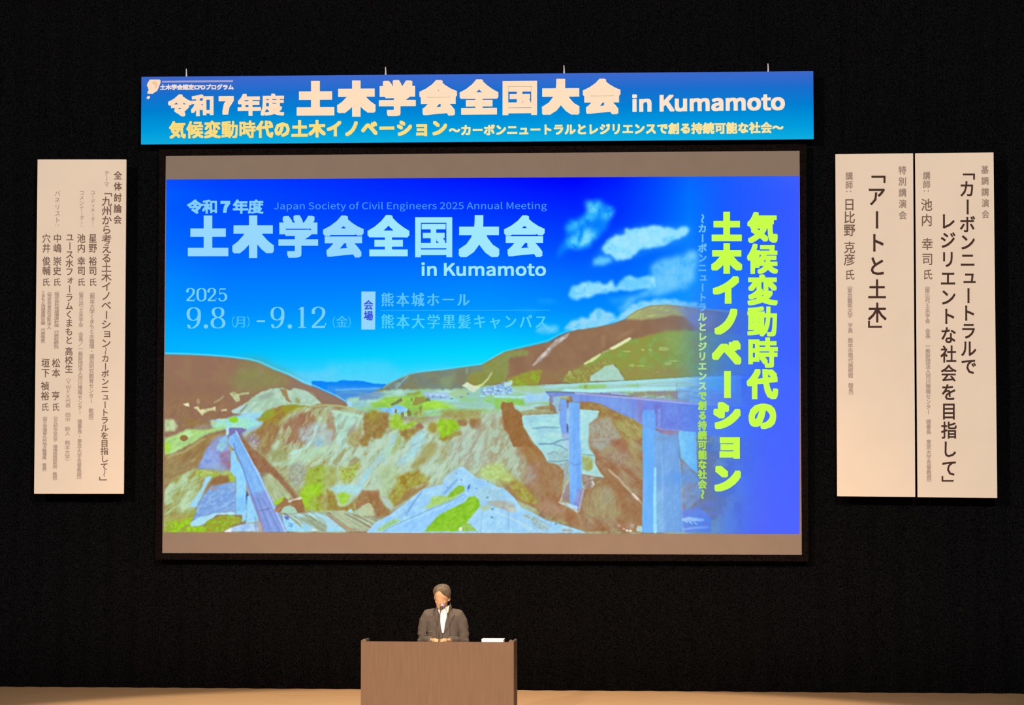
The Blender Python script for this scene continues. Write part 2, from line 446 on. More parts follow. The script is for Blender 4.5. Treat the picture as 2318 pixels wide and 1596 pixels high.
# clouds
C1=[(20,150,255),(70,205,255),(120,225,255)]; CW_=[(120,215,255),(150,228,255),(165,235,255)]
O(1240,390,3.628)
P([300,240,420,225,470,270,545,290,540,350,500,400,490,470,430,520,350,600,290,630,190,625,120,660,90,695,60,680,100,600,150,540,140,440,180,400,240,395,300,350,330,300],(10,150,255),.75,6,7,14)
P([320,250,420,240,430,300,400,350,340,410,230,440,160,460,190,410,270,400,330,330],C1,.8,6,7,14,14)
P([480,290,550,300,530,360,480,400,470,360,440,400,440,330],C1,.8,6,6,12,14)
P([250,480,370,470,420,530,330,600,240,620,150,590,190,530],C1,.8,6,7,14,14)
P([290,520,340,500,350,560,290,605,260,590],(135,228,255),.8,3,4)
P([150,440,260,420,240,470,160,500],(60,195,255),.5,4,4)
# cloud two
P([340,790,380,690,450,600,520,520,600,480,760,440,900,430,1020,440,1090,425,1180,430,1180,500,1120,560,900,640,700,700,560,740,440,770],(30,150,255),.55,7,6,16)
P([440,640,480,560,560,520,620,505,640,470,760,455,880,435,1000,450,1060,470,1130,440,1170,470,1140,520,1060,540,980,590,860,620,760,640,700,680,640,725,560,730,530,690,460,680],CW_,.95,3,5,12,16)
P([370,770,380,710,440,690,520,700,520,740,450,760],(110,210,255),.85,4,4,8)
P([640,500,900,470,980,500,800,580,600,640,560,600],(168,232,255),.7,6,4)
# cloud three bank
P([860,760,940,720,1060,700,1180,640,1240,650,1230,760,1200,900,1130,960,900,1010,760,1020,620,1160,580,1140,680,1020,820,960,850,860],[(80,185,255),(105,200,255),(122,208,250)],.9,6,8,18,22)
P([170,1010,200,950,300,900,400,895,480,930,540,870,560,940,640,850,760,870,880,850,880,940,700,970,560,970,420,1000,260,1040,200,1045],CW_,.92,3,5,12,12)
P([560,940,640,860,760,870,840,860,860,940,700,960],(90,195,255),.6,4,5)
P([480,1040,640,1020,700,1060,560,1090],(60,180,255),.5,6,5)
P([920,1040,1060,1000,1160,1010,1160,1050,960,1060],(0,150,255),.5,8,5)
P([130,1290,200,1220,330,1190,380,1140,430,1110,480,1150,540,1170,560,1200,700,1080,900,1040,1100,1060,1240,1070,1240,1110,900,1110,700,1180,400,1290,200,1310],[(110,205,250),(140,215,250),(155,220,250)],.95,3,5,10,12)
P([0,1260,80,1260,90,1310,0,1330],(70,205,250),.6,5,5)
O(1120,660,4.836)
P([450,440,470,380,540,350,600,380,690,380,690,440,600,460,500,460],[(90,200,250),(130,215,250)],.85,4,5,8)
P([440,90,640,80,700,120,500,130],(20,165,255),.6,5,4)
P([150,180,540,190,420,250,300,230],(20,180,255),.35,5,4)
# far blue hills
O(740,760,5.32)
P([-180,545,-60,545,0,555,120,555,170,535,300,540,430,545,560,575,720,585,720,800,-200,800],[(20,130,245),(10,140,250)],1,1,1,ns=14,an=(0,6))
P([0,610,700,610,720,700,0,690],(60,150,240),.8,3,2)
P([100,665,640,640,720,800,100,800],[(70,140,225),(85,155,215)],1,2,2,ns=6,an=(0,5))
P([100,640,640,625,640,645,100,665],(110,190,240),.7,1,1)
# ground base
P([-400,860,2000,700,6000,600,6000,2600,-2100,2600,-2100,900],[(150,122,92),(165,165,120),(170,185,150),(150,125,95)],1,2,ns=40)
BRN=[(150,112,92),(146,114,90),(152,118,92)]
# right hills (behind), middle distance
O(740,760,5.32)
P([500,760,560,680,650,640,750,570,900,500,1000,455,1130,440,1230,430,1400,415,1550,390,1700,370,1880,345,2000,275,2128,205,2300,150,2300,900,500,900],[(118,140,135),(125,138,110),(140,142,90),(132,128,95)],1,1,.6,ns=26)
P([700,640,860,530,960,490,970,560,820,660],[(135,170,170),(105,125,140)],.7,2,2)
P([1000,470,1500,420,1560,480,1500,560,1200,610,1000,600],[(118,128,120),(128,135,110)],.8,4,4)
P([1350,520,1560,440,1580,560,1480,620,1360,600],(140,160,115),.7,4,5)
P([1550,420,1720,400,1700,520,1600,640,1500,600],(125,125,105),.7,4,3)
P([1700,470,1900,400,2000,300,2128,240,2300,180,2300,560,1950,600,1720,640,1680,560],[(138,140,60),(150,140,70),(135,150,75)],.95,3,3,ns=9)
L([1985,445,1940,520,1870,590,1800,620],2.2,(200,215,150),.95,1,w2=5)
P([1630,600,1690,560,1760,600,1850,620,1760,690,1700,640],(205,222,190),.9,1,2)
L([1690,400,1680,450],4,(160,175,170),.6,1)
L([970,490,820,640],3,(160,205,200),.6,1,1.5)
# skyline halo
L([690,620,800,545,960,475,1130,428,1400,402,1700,360,1880,335,2000,262,2128,195],1.6,(120,225,255),.8,1)
# valley floor
P([240,760,500,720,560,690,800,650,1200,640,1500,650,1900,600,2300,520,2300,900,2100,960,1500,960,1000,980,600,960,240,850],[(150,200,185),(165,215,190),(150,205,150),(175,225,215)],1,2,3,ns=14,an=(0,4))
P([380,700,640,680,720,720,600,760,380,790],[(110,150,200),(125,170,190)],.9,2,3,ns=5,an=(0,4))
P([520,830,700,740,900,730,1130,690,1240,780,1500,810,1560,860,1200,900,1100,960,600,890],[(150,205,70),(140,195,90),(165,215,90)],.95,2,4,ns=7,an=(0,2))
P([240,790,300,790,300,850,240,860],(160,220,255),.95,1)
P([300,800,460,790,500,850,300,870],(145,195,205),.8,2,2)
P([580,870,760,865,860,830,940,860,1000,900,900,940,740,945,680,910],[(120,190,255),(150,205,255)],.95,1,1.5)
P([760,830,860,770,900,740,910,790,870,810,780,845],(120,120,95),.95,1,1.5)
P([960,700,1130,660,1130,700,1060,720,960,720],(150,165,80),.9,1,1.5)
P([1150,690,1460,690,1480,760,1240,770],[(140,180,225),(160,200,235)],.9,2,2,ns=3,an=(0,5))
P([1240,770,1600,760,1600,800,1300,800],(155,220,225),.8,2,2)
P([1460,700,1560,640,1680,650,1720,720,1560,740],(165,200,150),.8,2,3)
P([1160,790,1340,780,1560,830,1500,880,1400,870,1160,860],[(160,220,70),(175,230,80)],.9,2,4,ns=5)
P([1060,740,1180,740,1200,790,1060,840,1030,830],(150,135,75),.85,1,3)
P([1190,740,1240,740,1245,790,1190,790],(110,125,95),.9,1,2)
B(1020,770,2.5,7,(120,150,80),.9)
P([1450,860,2100,900,2128,940,1400,940,1200,960],[(150,205,110),(140,190,90)],.85,2,4,ns=5,an=(0,3))
P([1340,800,1700,800,2080,830,2060,860,1600,880],[(150,200,185),(165,205,200)],.8,2,3,ns=4,an=(0,5))
P([1850,640,2000,590,2300,500,2300,720,1880,710],[(130,185,225),(165,210,230),(120,170,210)],.95,2,3,ns=5)
L([1850,725,2000,730,2400,700],3.5,(165,225,245),.9,1)
P([1880,760,2128,740,2400,740,2400,800,2000,810,1900,790],(135,205,80),.9,2,3)
for cx,cy,rx,ry in ((910,960,5,9),(990,930,6,11),(1130,920,4,14),(830,915,3,7),(1075,930,6,6)):
    B(cx,cy,rx,ry,[(140,125,60),(120,120,75)],.95,js=4)
# left hill
O(360,760,5.32)
P([40,225,300,230,560,240,850,262,1080,295,1200,330,1370,410,1560,480,1730,575,1880,625,2128,735,2200,775,2270,830,2250,870,1800,900,1300,1050,60,1600],BRN,1,1,.6,ns=30)
P([940,290,1080,300,1200,335,1370,415,1560,485,1720,575,1650,640,1350,660,1100,690,900,660,830,560,880,450,960,400],[(140,140,85),(148,142,98),(140,135,90)],.9,14,12,20,ns=12)
P([1560,490,1730,580,1880,630,2128,740,2270,830,2128,830,1950,790,1900,740,1700,640,1560,640],[(150,118,100),(140,120,105)],.95,3,3)
L([40,210,300,216,560,228,850,250,1080,280,1220,315,1390,395,1560,460,1730,550,1900,615,2128,718,2250,790],2.4,(135,225,255),.85,1)
P([100,560,560,570,820,560,860,640,600,740,100,760],(146,108,86),.6,8,6)
P([60,750,300,720,620,700,900,780,880,870,820,960,700,1000,500,960,60,1000],[(152,118,82),(148,112,88)],.8,5,6)
P([840,690,890,670,950,700,1090,670,1080,700,970,720,970,790,930,800,880,730],[(200,215,175),(175,180,120)],.95,1,2,6)
P([655,800,780,720,785,745,720,790,660,815],(178,160,125),.9,1,2)
B(470,790,5,8,(172,150,118),.8)
P([285,825,360,805,365,860,320,845],(240,235,200),.95,1,1)
P([420,870,470,845,490,890,620,870,680,855,680,905,620,905,550,930,520,970,490,925],[(225,225,175),(200,205,150)],.95,1,2,5)
P([750,890,820,880,815,910,750,910],(215,215,160),.9,1,1)
# pale scree slope centre left
P([870,900,1000,850,1170,710,1330,640,1480,625,1560,660,1640,630,1800,680,1900,760,1960,810,1830,850,1600,830,1450,850,1300,950,1150,960,960,940,880,930],[(165,205,180),(185,215,190),(170,195,170)],1,1,2,ns=7,an=(-30,2))
P([1450,640,1530,640,1560,740,1600,800,1560,800,1480,700],(160,130,90),.95,1,2)
P([1200,720,1330,670,1400,690,1340,760,1200,770],(150,165,150),.7,3,3)
P([880,900,1020,830,1060,820,960,930,890,925],(180,215,215),.9,1,1)
L([1060,830,980,920],2.5,(125,110,110),.8,1)
L([1120,850,1050,920],3,(170,220,230),.8,1)
P([1640,740,1700,770,1690,820,1640,810],(150,150,80),.8,2,3)
P([1640,640,1850,700,1900,760,1700,760],(180,215,200),.6,3,4)
L([1830,850,2000,835,2200,850,2360,890],5,(180,190,120),.8,1,2)
# green ridge
P([1180,990,1290,900,1450,850,1600,830,1720,840,1800,860,1640,920,1560,980,1480,1060,1380,1130,1150,1170,1240,1060],[(160,150,50),(150,160,60),(155,125,65)],1,2,3,ns=10,an=(-30,2))
L([1780,860,1680,880,1600,930],5,(170,210,90),.8,2)
# pale water meadows behind the bridge
P([600,1020,800,1000,960,950,1240,920,1220,980,1150,1000,1250,1060,1180,1100,1060,1150,900,1110,830,1130,640,1110],[(150,225,225),(165,230,200),(150,210,245)],1,2,2,ns=8,an=(0,3))
B(905,1008,13,8,(150,215,40),.95,js=5)
P([990,930,1240,920,1190,1000,1000,1000],(165,215,245),.7,3,3)
P([600,1020,680,1020,720,1080,640,1080],(190,215,160),.9,1,2)
L([700,1015,800,1010],3,(205,225,195),.9,1)
P([60,1010,180,1010,240,1080,180,1150,60,1160],[(175,195,145),(195,215,165)],.95,2,3)
P([200,980,620,1000,620,1060,300,1110,200,1070],[(150,120,70),(145,115,92)],.9,3,4)
P([420,1110,500,1060,640,1080,600,1130,440,1160],(155,145,125),.8,3,4)
P([60,1230,180,1200,330,1130,600,1130,780,1080,820,1110,560,1200,400,1290,200,1400,60,1450],[(175,225,130),(165,210,140),(185,235,165)],.95,2,3,ns=7,an=(-28,3))
B(300,1230,10,9,(150,110,60),.95)
P([60,1290,130,1290,130,1400,60,1420],(165,215,50),.8,3,3)
P([70,1450,250,1420,560,1200,800,1160,860,1120,860,1160,760,1240,560,1400,440,1596,330,1800,60,1900],[(158,130,78),(165,148,98),(152,122,80)],.98,2,3,ns=9,an=(-30,4))
L([110,1450,300,1400,540,1240],4,(182,190,125),.8,2,2)
L([280,1570,430,1490],5,(182,180,130),.7,2,2)
# lower left (E)
O(360,940,5.32)
P([80,860,200,740,400,650,470,640,620,660,640,760,560,900,440,1100,420,1250,60,1290],[(175,200,150),(165,175,110),(185,215,175),(160,150,90)],1,2,3,ns=10,an=(-45,3))
P([60,560,200,520,460,590,420,650,200,730,60,860],[(150,125,82),(160,140,95)],.95,3,4,ns=8,an=(-30,3))
# left slope beneath the bridge, lavender blue
P([560,420,700,260,830,230,850,640,700,660,460,650],[(125,160,225),(150,165,220),(140,175,235)],1,2,2,ns=9)
P([600,330,720,260,760,330,640,440],(150,150,190),.7,4,4)
P([720,450,860,430,860,650,740,640],[(150,125,165),(165,110,120),(140,140,190)],.9,3,4,ns=8)
P([640,600,780,590,800,690,560,650],(155,180,200),.7,4,4)
P([700,380,740,290,810,240,830,280,810,380,760,440,700,420],[(140,195,225),(155,210,215)],.95,1,2)
P([800,170,840,110,850,220,830,240,810,240],(170,220,255),.95,1,.5)
# green lip
P([430,660,560,650,760,690,860,680,920,740,900,810,840,820,620,740,440,740],[(180,200,120),(160,185,60)],.9,2,3,ns=5)
P([630,790,700,730,820,720,860,780,850,830,720,850,640,830],(150,110,70),.95,2,3)
P([840,720,920,760,910,800,850,820],(165,195,50),.85,2,3)
P([370,1080,500,900,560,750,640,730,600,800,540,900,460,1100,380,1110],(160,215,245),.98,1,1.5)
P([480,1040,620,860,760,830,920,800,930,1160,760,1180,560,1220,400,1290],[(120,160,225),(145,185,235),(130,170,225)],1,1.5,2,ns=5,an=(-30,2))
P([640,840,700,880,740,870,660,910,620,900],(165,150,165),.8,1,2)
P([370,1290,500,1220,700,1180,920,1160,920,1200,700,1200,600,1280,480,1340,380,1345],(170,225,245),.97,1,2)
P([560,1290,680,1230,800,1200,900,1210,980,1240,1000,1260,860,1350,760,1400,560,1410],[(150,170,50),(165,150,60),(150,190,60)],1,1,3,ns=6)
P([80,1280,260,1260,380,1200,440,1120,420,1200,370,1300,380,1350,560,1330,560,1410,60,1410],[(150,200,40),(160,215,35),(155,160,70)],1,2,3,ns=7)
P([60,1230,240,1240,420,1120,430,1180,300,1280,90,1290],[(160,175,80),(170,160,80)],.8,3,3)
# arch bridge (concrete deck running towards us)
P([850,150,1000,150,1040,170,1040,190,980,220,940,250,860,290,840,240],[(120,120,185),(135,120,160)],1,1,1)
P([870,430,920,430,930,530,1010,620,1050,800,1050,1260,1000,1290,1000,1200,920,1200,930,760,860,680],[(140,210,255),(150,215,255)],1,1,.5)
P([840,260,930,200,1000,300,1180,640,1300,870,1420,1120,1540,1400,1260,1400,1180,1180,1080,900,1000,640,920,430,840,340],[(125,180,240),(140,195,250),(130,185,245)],1,1,.4,ns=9,an=(62,5))
P([1080,960,1300,900,1420,1120,1540,1400,1260,1400,1180,1180],[(130,155,220),(140,160,225)],.9,3,1,ns=6,an=(62,6))
L([900,340,920,440,1010,640,1080,860,1190,1170,1250,1400],2.2,(95,115,190),.8,1)
L([925,190,1010,340,1190,700,1350,1040,1520,1400],2.6,(195,220,255),.95,1)
L([1190,1000,1290,1260,1340,1400],1.5,(95,105,175),.7,1)
L([1300,1180,1390,1400],1.6,(165,190,240),.8,1)
L([1240,1000,1330,1160,1450,1400],1.8,(95,110,180),.6,1)
L([1220,1150,1340,1120],1.6,(90,90,150),.8,1)
L([1200,1160,1260,1400],4,(170,130,150),.6,1)
P([1050,900,1080,960,1060,1080,1045,1060],(60,80,160),.9,1)
L([1060,840,1110,1000,1170,1160],3.4,(160,150,190),.8,1)
P([1060,980,1090,960,1150,1120,1190,1230,1190,1280,1050,1300],(150,215,255),.97,1,.5)
P([940,990,1050,990,1050,1160,930,1160],(125,190,245),.6,2,1)
L([920,700,930,1180],1.6,(110,150,215),.5,1)
P([780,1400,900,1340,1010,1310,1180,1300,1200,1400],[(150,195,245),(185,215,245)],.98,1,1)
P([780,1405,870,1350,870,1405],(240,240,240),.9,1)
L([1160,1230,1170,1400],1.6,(110,120,170),.7,1)
P([1180,1250,1230,1300,1250,1400,1190,1400],(190,175,190),.7,2,1)
# shadow of the bridge on the slope
P([960,250,1010,300,1110,370,1250,500,1400,640,1560,820,1680,980,1600,1000,1560,980,1380,780,1290,690,1220,690,1150,600,1020,360],[(150,105,75),(155,118,88)],1,1,.8,ns=12)
P([960,220,1050,150,1060,190,1010,240,1000,290],[(120,105,150),(130,120,160)],.9,1,1)
P([1050,180,1160,130,1250,60,1250,100,1160,190,1050,230,980,240],(160,205,235),.85,2,3)
# the long slope in the middle
O(360,940,5.32)
P([1000,230,1160,190,1450,80,1560,-30,1750,-100,2128,-100,2128,1160,1900,1160,1700,1140,1680,980,1560,820,1400,640,1250,500,1110,370],[(185,215,190),(174,182,132),(160,138,100),(168,178,128),(180,208,178)],1,3,3,ns=12,an=(-50,2.2))
P([1140,190,1300,100,1480,60,1460,190,1360,400,1300,520,1180,380,1160,280],[(158,122,75),(162,148,95),(150,115,80)],.9,4,5,ns=6,an=(-70,3))
P([1030,260,1150,220,1230,330,1160,420,1090,330],[(165,150,150),(150,130,150),(180,200,210)],.85,3,4,ns=5)
P([1480,100,1640,-20,1850,-60,1900,60,1800,260,1700,400,1500,350],[(158,120,90),(155,110,85),(175,175,135)],.9,4,6,ns=7,an=(-65,3))
P([1680,180,1850,100,2080,90,2090,240,1990,300,1880,400,1760,360,1690,260],[(175,190,185),(165,150,150),(170,210,215)],.9,4,6,ns=6,an=(-50,3))
B(1930,330,16,12,(150,195,210),.8,js=6)
L([1890,130,1860,280,1760,400,1600,460],4,(180,230,220),.8,1,3,w2=7)
P([1560,560,1750,420,1950,380,2128,350,2128,430,1900,500,1700,600,1500,620,1350,600,1400,560],[(175,220,190),(185,225,195)],.8,4,5,ns=7,an=(-30,3))
P([1320,450,1480,380,1560,440,1540,520,1400,560],[(160,170,115),(150,155,95)],.8,4,5)
P([1250,740,1330,690,1500,860,1620,1000,1500,1010,1370,1040,1270,860],[(175,190,150),(165,180,130),(185,200,170)],1,2,2,ns=5,an=(60,4))
P([1560,620,1700,560,1800,640,1740,800,1660,900,1560,760],[(155,155,150),(170,185,165)],.8,5,6,ns=6)
P([1690,900,1750,800,1800,660,1950,590,2128,620,2128,1140,1900,1160,1750,1140,1700,1060],[(150,185,50),(165,180,80),(155,150,60),(160,195,70)],.95,3,6,ns=8)
P([1700,940,1800,840,1960,820,1940,960,1820,1000,1770,1140,1720,1080],[(150,210,30),(165,215,60)],.85,3,5,ns=6)
P([1900,980,2128,900,2128,1140,1960,1150],[(160,130,60),(165,160,80)],.8,3,5,ns=6)
B(2100,880,6,9,(170,225,220),.9)
P([1370,1060,1420,1010,1530,980,1490,1050,1400,1090],(160,205,60),.95,1,2)
P([1400,1120,1520,990,1560,1030,1580,1090,1480,1160,1400,1170],(155,115,75),.95,1,3)
P([1560,1030,1680,995,1720,990,1720,1010,1600,1040,1560,1050],(225,220,205),.97,1,1)
P([1600,1030,1720,1010,1760,1160,1660,1180,1600,1100],(155,112,75),.97,1,1.5)
P([1460,1170,1500,1110,1570,1085,1630,1110,1670,1180,1560,1190],[(175,220,195),(165,205,185)],.97,1,1)
L([1460,1120,1400,1160],4,(195,140,120),.6,1)
P([1480,1190,1560,1210,1640,1290,1760,1400,1540,1400,1500,1300],[(150,215,250),(165,225,250)],1,1,1,ns=6)
P([1500,1220,1560,1210,1570,1250,1530,1260],(110,110,185),.9,1,1)
L([1560,1300,1600,1310,1600,1340,1560,1330],2,(80,130,170),.8,1)
P([1540,1190,1700,1180,1900,1160,2128,1180,2300,1250,2330,1400,1780,1400,1700,1300],[(165,190,175),(150,160,115),(175,220,225)],1,1,1.5,ns=5,an=(35,6))
P([1740,1190,1900,1175,2040,1210,2128,1290,2128,1330,2000,1260,1860,1210],(175,225,245),.85,2,1)
P([1660,1230,1800,1230,1960,1310,2100,1400,1940,1400,1800,1310],(150,150,110),.6,2,1)
P([1700,1310,1780,1310,1880,1400,1740,1400],(155,215,245),.9,1,1)
B(1870,1380,7,4,(215,220,200),.9)
# middle (F)
O(740,940,5.32)
P([0,-60,460,0,800,0,1100,100,1400,0,2128,-60,2128,300,2128,900,1800,760,1650,620,1400,820,1000,1000,800,1160,700,1200,0,1160],[(182,214,195),(172,198,165),(188,212,180),(165,168,122),(178,205,185)],1,9,4,ns=9,an=(-52,2.6))
P([0,-40,80,0,110,180,90,300,0,340],[(160,125,95),(175,165,130)],.9,3,3)
P([0,190,70,180,60,330,0,360],(175,195,205),.8,3,4)
P([80,-60,460,0,440,160,330,260,230,390,130,390,110,180],[(175,220,200),(165,185,165),(185,225,215)],.95,2,3,ns=6,an=(-60,4))
P([260,160,350,90,350,200,290,250,240,260],(160,150,135),.8,3,3)
L([60,-50,440,20],5,(180,225,190),.85,1,2)
P([240,250,350,180,420,40,440,200,380,380,250,360],[(170,165,105),(165,145,95)],.85,3,4)
P([440,0,560,-60,750,-20,740,120,680,240,620,290,540,260,480,370,420,390,380,310,440,250],[(152,125,65),(158,135,80),(150,110,62)],.97,2,4,ns=7)
P([480,-60,640,-60,600,60,500,70],[(160,175,60),(165,150,70)],.7,4,4)
P([760,120,780,0,860,-30,900,60,930,110,1060,60,1110,80,1000,160,900,200,860,160,800,180],[(155,200,50),(165,210,90),(150,185,60)],.95,2,4,ns=6)
P([880,180,1000,160,1130,90,1170,140,1100,230,1020,250,960,300,900,260],[(155,120,65),(160,150,80)],.95,2,4,ns=5)
P([1000,-60,1160,-80,1200,60,1060,90],[(150,165,85),(165,190,120)],.7,3,4)
P([1060,120,1130,100,1170,150,1110,170],(155,115,95),.9,1,2)
P([1200,170,1230,100,1290,80,1340,100,1330,200,1280,230],(160,140,55),.9,3,4)
P([1330,80,1370,40,1480,40,1600,90,1610,160,1540,200,1480,250,1400,300,1360,280,1340,180],[(150,200,40),(160,215,50),(145,180,55)],.97,2,4,ns=6)
P([1480,240,1600,170,1630,220,1480,300,1400,320,1330,290],[(160,125,55),(155,150,60)],.9,2,4)
P([1560,60,1640,20,1700,60,1680,130,1600,130],(155,112,70),.9,2,3)
P([1720,40,1850,40,1860,120,1800,180,1740,160,1700,90],(156,112,66),.95,2,3)
P([1380,-60,1860,-60,1860,30,1640,60,1380,30],[(160,160,85),(165,140,80)],.8,3,4,ns=6)
P([1860,30,2000,-20,2150,0,2230,700,1700,640,1500,600,1400,480,1500,320,1700,200,1850,130],[(178,206,190),(168,176,158),(180,200,178),(170,156,132)],.85,9,5,ns=9,an=(-60,2.5))
P([1380,380,1500,330,1480,460,1420,540,1350,600,1330,500],[(165,155,105),(170,180,130)],.7,4,5)
P([620,480,720,380,760,240,840,220,860,300,760,470,700,560,600,600,480,760,420,880,340,900,420,760,540,600],[(170,215,195),(165,205,220)],.8,3,5,ns=6,an=(-55,3))
P([860,220,900,300,860,400,800,480,760,470,820,360],[(160,170,70),(165,190,110)],.8,3,4,ns=5)
P([1000,300,1120,180,1200,200,1180,320,1120,400,1060,520,920,580,860,640,820,620,880,520,980,440],[(165,215,225),(160,190,200),(180,225,215)],.9,3,4,ns=6,an=(-50,3))
P([1180,380,1280,300,1340,330,1300,460,1200,560,1080,640,1000,640,1060,560],[(165,160,80),(160,145,90)],.75,4,5,ns=6,an=(-45,3))
P([150,640,300,600,400,560,400,640,300,780,200,840,160,760],[(165,180,60),(170,200,90),(160,140,80)],.85,4,6,ns=6)
B(320,560,16,9,(160,140,95),.6,ang=-40)
P([0,620,120,620,130,800,60,860,0,860],[(165,160,75),(170,180,100)],.8,4,4)
P([480,640,540,640,420,860,400,940,340,940,380,840],(160,215,235),.8,2,3)
P([60,870,130,840,400,850,420,900,400,940,200,940,80,920],[(160,215,235),(175,225,225)],.92,2,3,ns=5)
P([640,600,860,600,860,760,760,900,700,1000,640,900],[(180,210,160),(170,195,145)],.7,4,5)
P([860,720,960,690,1100,660,1200,740,1240,820,1060,860,960,960,820,1090,760,1120,740,960,820,840],[(165,160,65),(160,130,62),(170,175,90)],.95,3,4,ns=6,an=(-50,2))
B(920,780,9,12,(155,125,50),.9)
P([980,900,1250,820,1180,880,940,1030,830,1100,800,1090],(158,122,72),.85,2,3)
P([0,900,80,920,110,1010,140,1090,240,1100,330,1020,330,1160,160,1150,0,1130],[(155,150,65),(160,120,62)],.95,2,4,ns=5)
P([110,950,180,930,290,960,240,1060,180,1090,140,1020],[(155,205,60),(165,215,80)],.95,2,4,ns=5)
P([340,1150,340,1030,420,900,480,910,620,900,640,960,700,1050,760,1140,740,1220,600,1220,560,1120,500,1060,420,1100],[(155,112,72),(162,128,82)],.97,1.5,3,ns=7)
P([420,1110,500,1060,540,1080,570,1210,420,1220,380,1190],[(190,195,150),(180,210,175)],.95,1,2,5)
P([620,960,740,1010,790,1060,790,1130,730,1120,680,1060],(180,205,190),.95,2,2)
B(285,1160,7,7,(170,220,225),.95)
P([480,940,560,920,640,900,560,960],(165,125,95),.6,2,2)
P([0,1160,200,1150,420,1220,700,1230,740,1260,460,1400,240,1400,120,1300,0,1210],[(165,170,140),(150,135,100),(180,195,160)],1,1,1,ns=5,an=(28,7))
for k in range(6):
    L([150+k*60,1180+k*8,300+k*60,1250+k*6,520+k*20,1370-k*12],1.4,(110,125,110) if k%2 else (200,215,185),.7,1)
P([0,1210,120,1300,240,1400,0,1400],[(160,220,245),(170,215,230)],1,1,1)
P([0,1180,240,1340,400,1400,240,1400,0,1210],(170,155,125),.9,1,1)
# concrete apron and grass, bottom centre
P([480,1400,600,1280,760,1200,1000,1010,1160,890,1390,830,1430,740,1520,660,1600,625,1650,625,1720,690,1820,760,1900,770,2040,860,2128,880,2250,980,2330,1100,2640,1260,3130,1410,3130,1420,480,1420],[(155,205,250),(170,220,250),(160,212,245)],1,1,1,ns=12)
P([1310,940,1350,870,1420,820,1540,740,1600,640,1560,640,1430,760,1400,830,1320,860],(165,205,225),.8,2,2)
P([1390,950,1560,760,1580,780,1420,960],(120,165,215),.7,1,1)
P([1700,860,1730,820,1720,880,1690,900],(70,100,160),.9,1,1)
for a,b,r in ((1620,780,3),(1450,870,3.5),(1700,910,3),(1560,700,2.5),(1940,800,3),(1800,880,3),(1920,1000,4)): B(a,b,r,r*.8,(120,165,210),.7)
P([1800,960,1900,860,2128,900,2128,1000,1900,1040,1820,1010],[(165,210,225),(160,200,215)],.7,4,3)
P([1220,1080,1260,990,1380,960,1450,980,1560,960,1620,960,1400,1070,1200,1130,1180,1110],[(175,215,125),(165,205,90)],.95,2,3,ns=4)
P([1450,990,1480,930,1600,840,1660,860,1660,910,1600,950,1500,990],[(135,190,55),(150,200,60)],1,1,1.5,ns=5)
P([840,1250,960,1130,1120,930,1160,900,1060,1060,960,1200,900,1250],(130,180,230),.5,2,1)
L([1150,910,1050,1040,950,1210],2,(105,150,215),.8,1)
P([600,1390,700,1310,820,1250,900,1260,720,1360,660,1400],[(155,200,110),(165,215,130)],.9,2,2,ns=4)
P([700,1400,1300,1150,1680,950,1700,980,1560,1090,1300,1280,1180,1400],[(145,200,255),(155,210,255)],1,1,.5)
L([680,1400,960,1260,1300,1110,1560,1010,1660,950],2,(110,160,215),.8,1)
L([720,1385,960,1280,1300,1140,1640,980],2,(175,225,255),.8,1)
P([1170,1400,1230,1330,1350,1200,1500,1120,1660,1050,1700,990,1780,970,1830,1020,1850,1090,1800,1150,1700,1280,1560,1400],[(130,190,40),(140,200,50),(150,205,60)],1,1,1.5,ns=5,an=(-35,2))
P([1620,1400,1640,1300,1710,1290,1810,1400],[(150,195,70),(160,205,120)],1,1,2,ns=4)
B(1610,1370,4,5,(240,240,210),.9)
P([1850,1090,1960,1090,1960,1130,1860,1150],(180,200,150),.9,2,2)
P([1900,1050,2128,1020,2250,1060,2250,1110,2128,1120,1960,1090],[(175,190,180),(165,175,180)],.85,2,3,ns=5)
L([1870,1160,1850,1400],1.4,(120,165,200),.7,1)
P([1720,1260,1860,1140,1870,1160,1860,1400,1820,1400],(165,215,245),.5,2,1)
# right apron details and dark slope (G)
O(1100,940,5.32)
P([40,1040,200,1040,350,1090,360,1150,270,1160,150,1110],[(170,190,185),(180,170,150)],.85,2,3,ns=4)
P([270,1110,330,1100,370,1140,320,1170,270,1160],(200,205,190),.8,1,2)
P([440,1210,500,1190,640,1250,760,1330,740,1390,640,1380,540,1270],[(165,190,190),(165,165,130),(175,215,220)],.8,2,3,ns=4)
P([920,1370,1020,1370,1060,1400,920,1400],(170,160,130),.8,1,2)
L([120,1170,300,1240,600,1400],4,(190,225,235),.8,1)
L([270,1160,270,1380],1.5,(120,170,195),.7,1)
for a,b in ((80,1130),(70,1230),(840,1310),(20,990)): B(a,b,4,3,(110,160,190),.8)
P([100,100,200,0,320,0,430,200,560,330,700,470,740,560,860,580,940,680,940,770,880,1050,1100,1180,1250,1400,1200,1400,740,1190,580,1110,400,1040,240,880,160,800,120,500],[(160,112,78),(162,125,88),(165,135,100)],1,2,2,ns=14,an=(75,3))
P([0,20,190,20,230,160,330,230,380,400,480,560,500,700,460,880,340,780,260,700,120,680,0,660],[(178,204,180),(168,178,145),(176,196,170),(170,162,132)],.95,9,5,ns=8,an=(-65,2))
P([380,320,560,340,700,480,620,640,520,560,420,440],[(165,115,68),(162,130,78)],.8,4,5,ns=7)
P([-60,640,60,590,160,560,260,660,400,820,300,840,120,790,0,760,-90,720],[(185,220,140),(178,198,110)],.9,5,5,ns=6)
P([300,760,420,800,560,960,620,1060,560,1070,400,1010,290,880],[(165,155,65),(170,170,90),(160,130,80)],.95,3,4,ns=6)
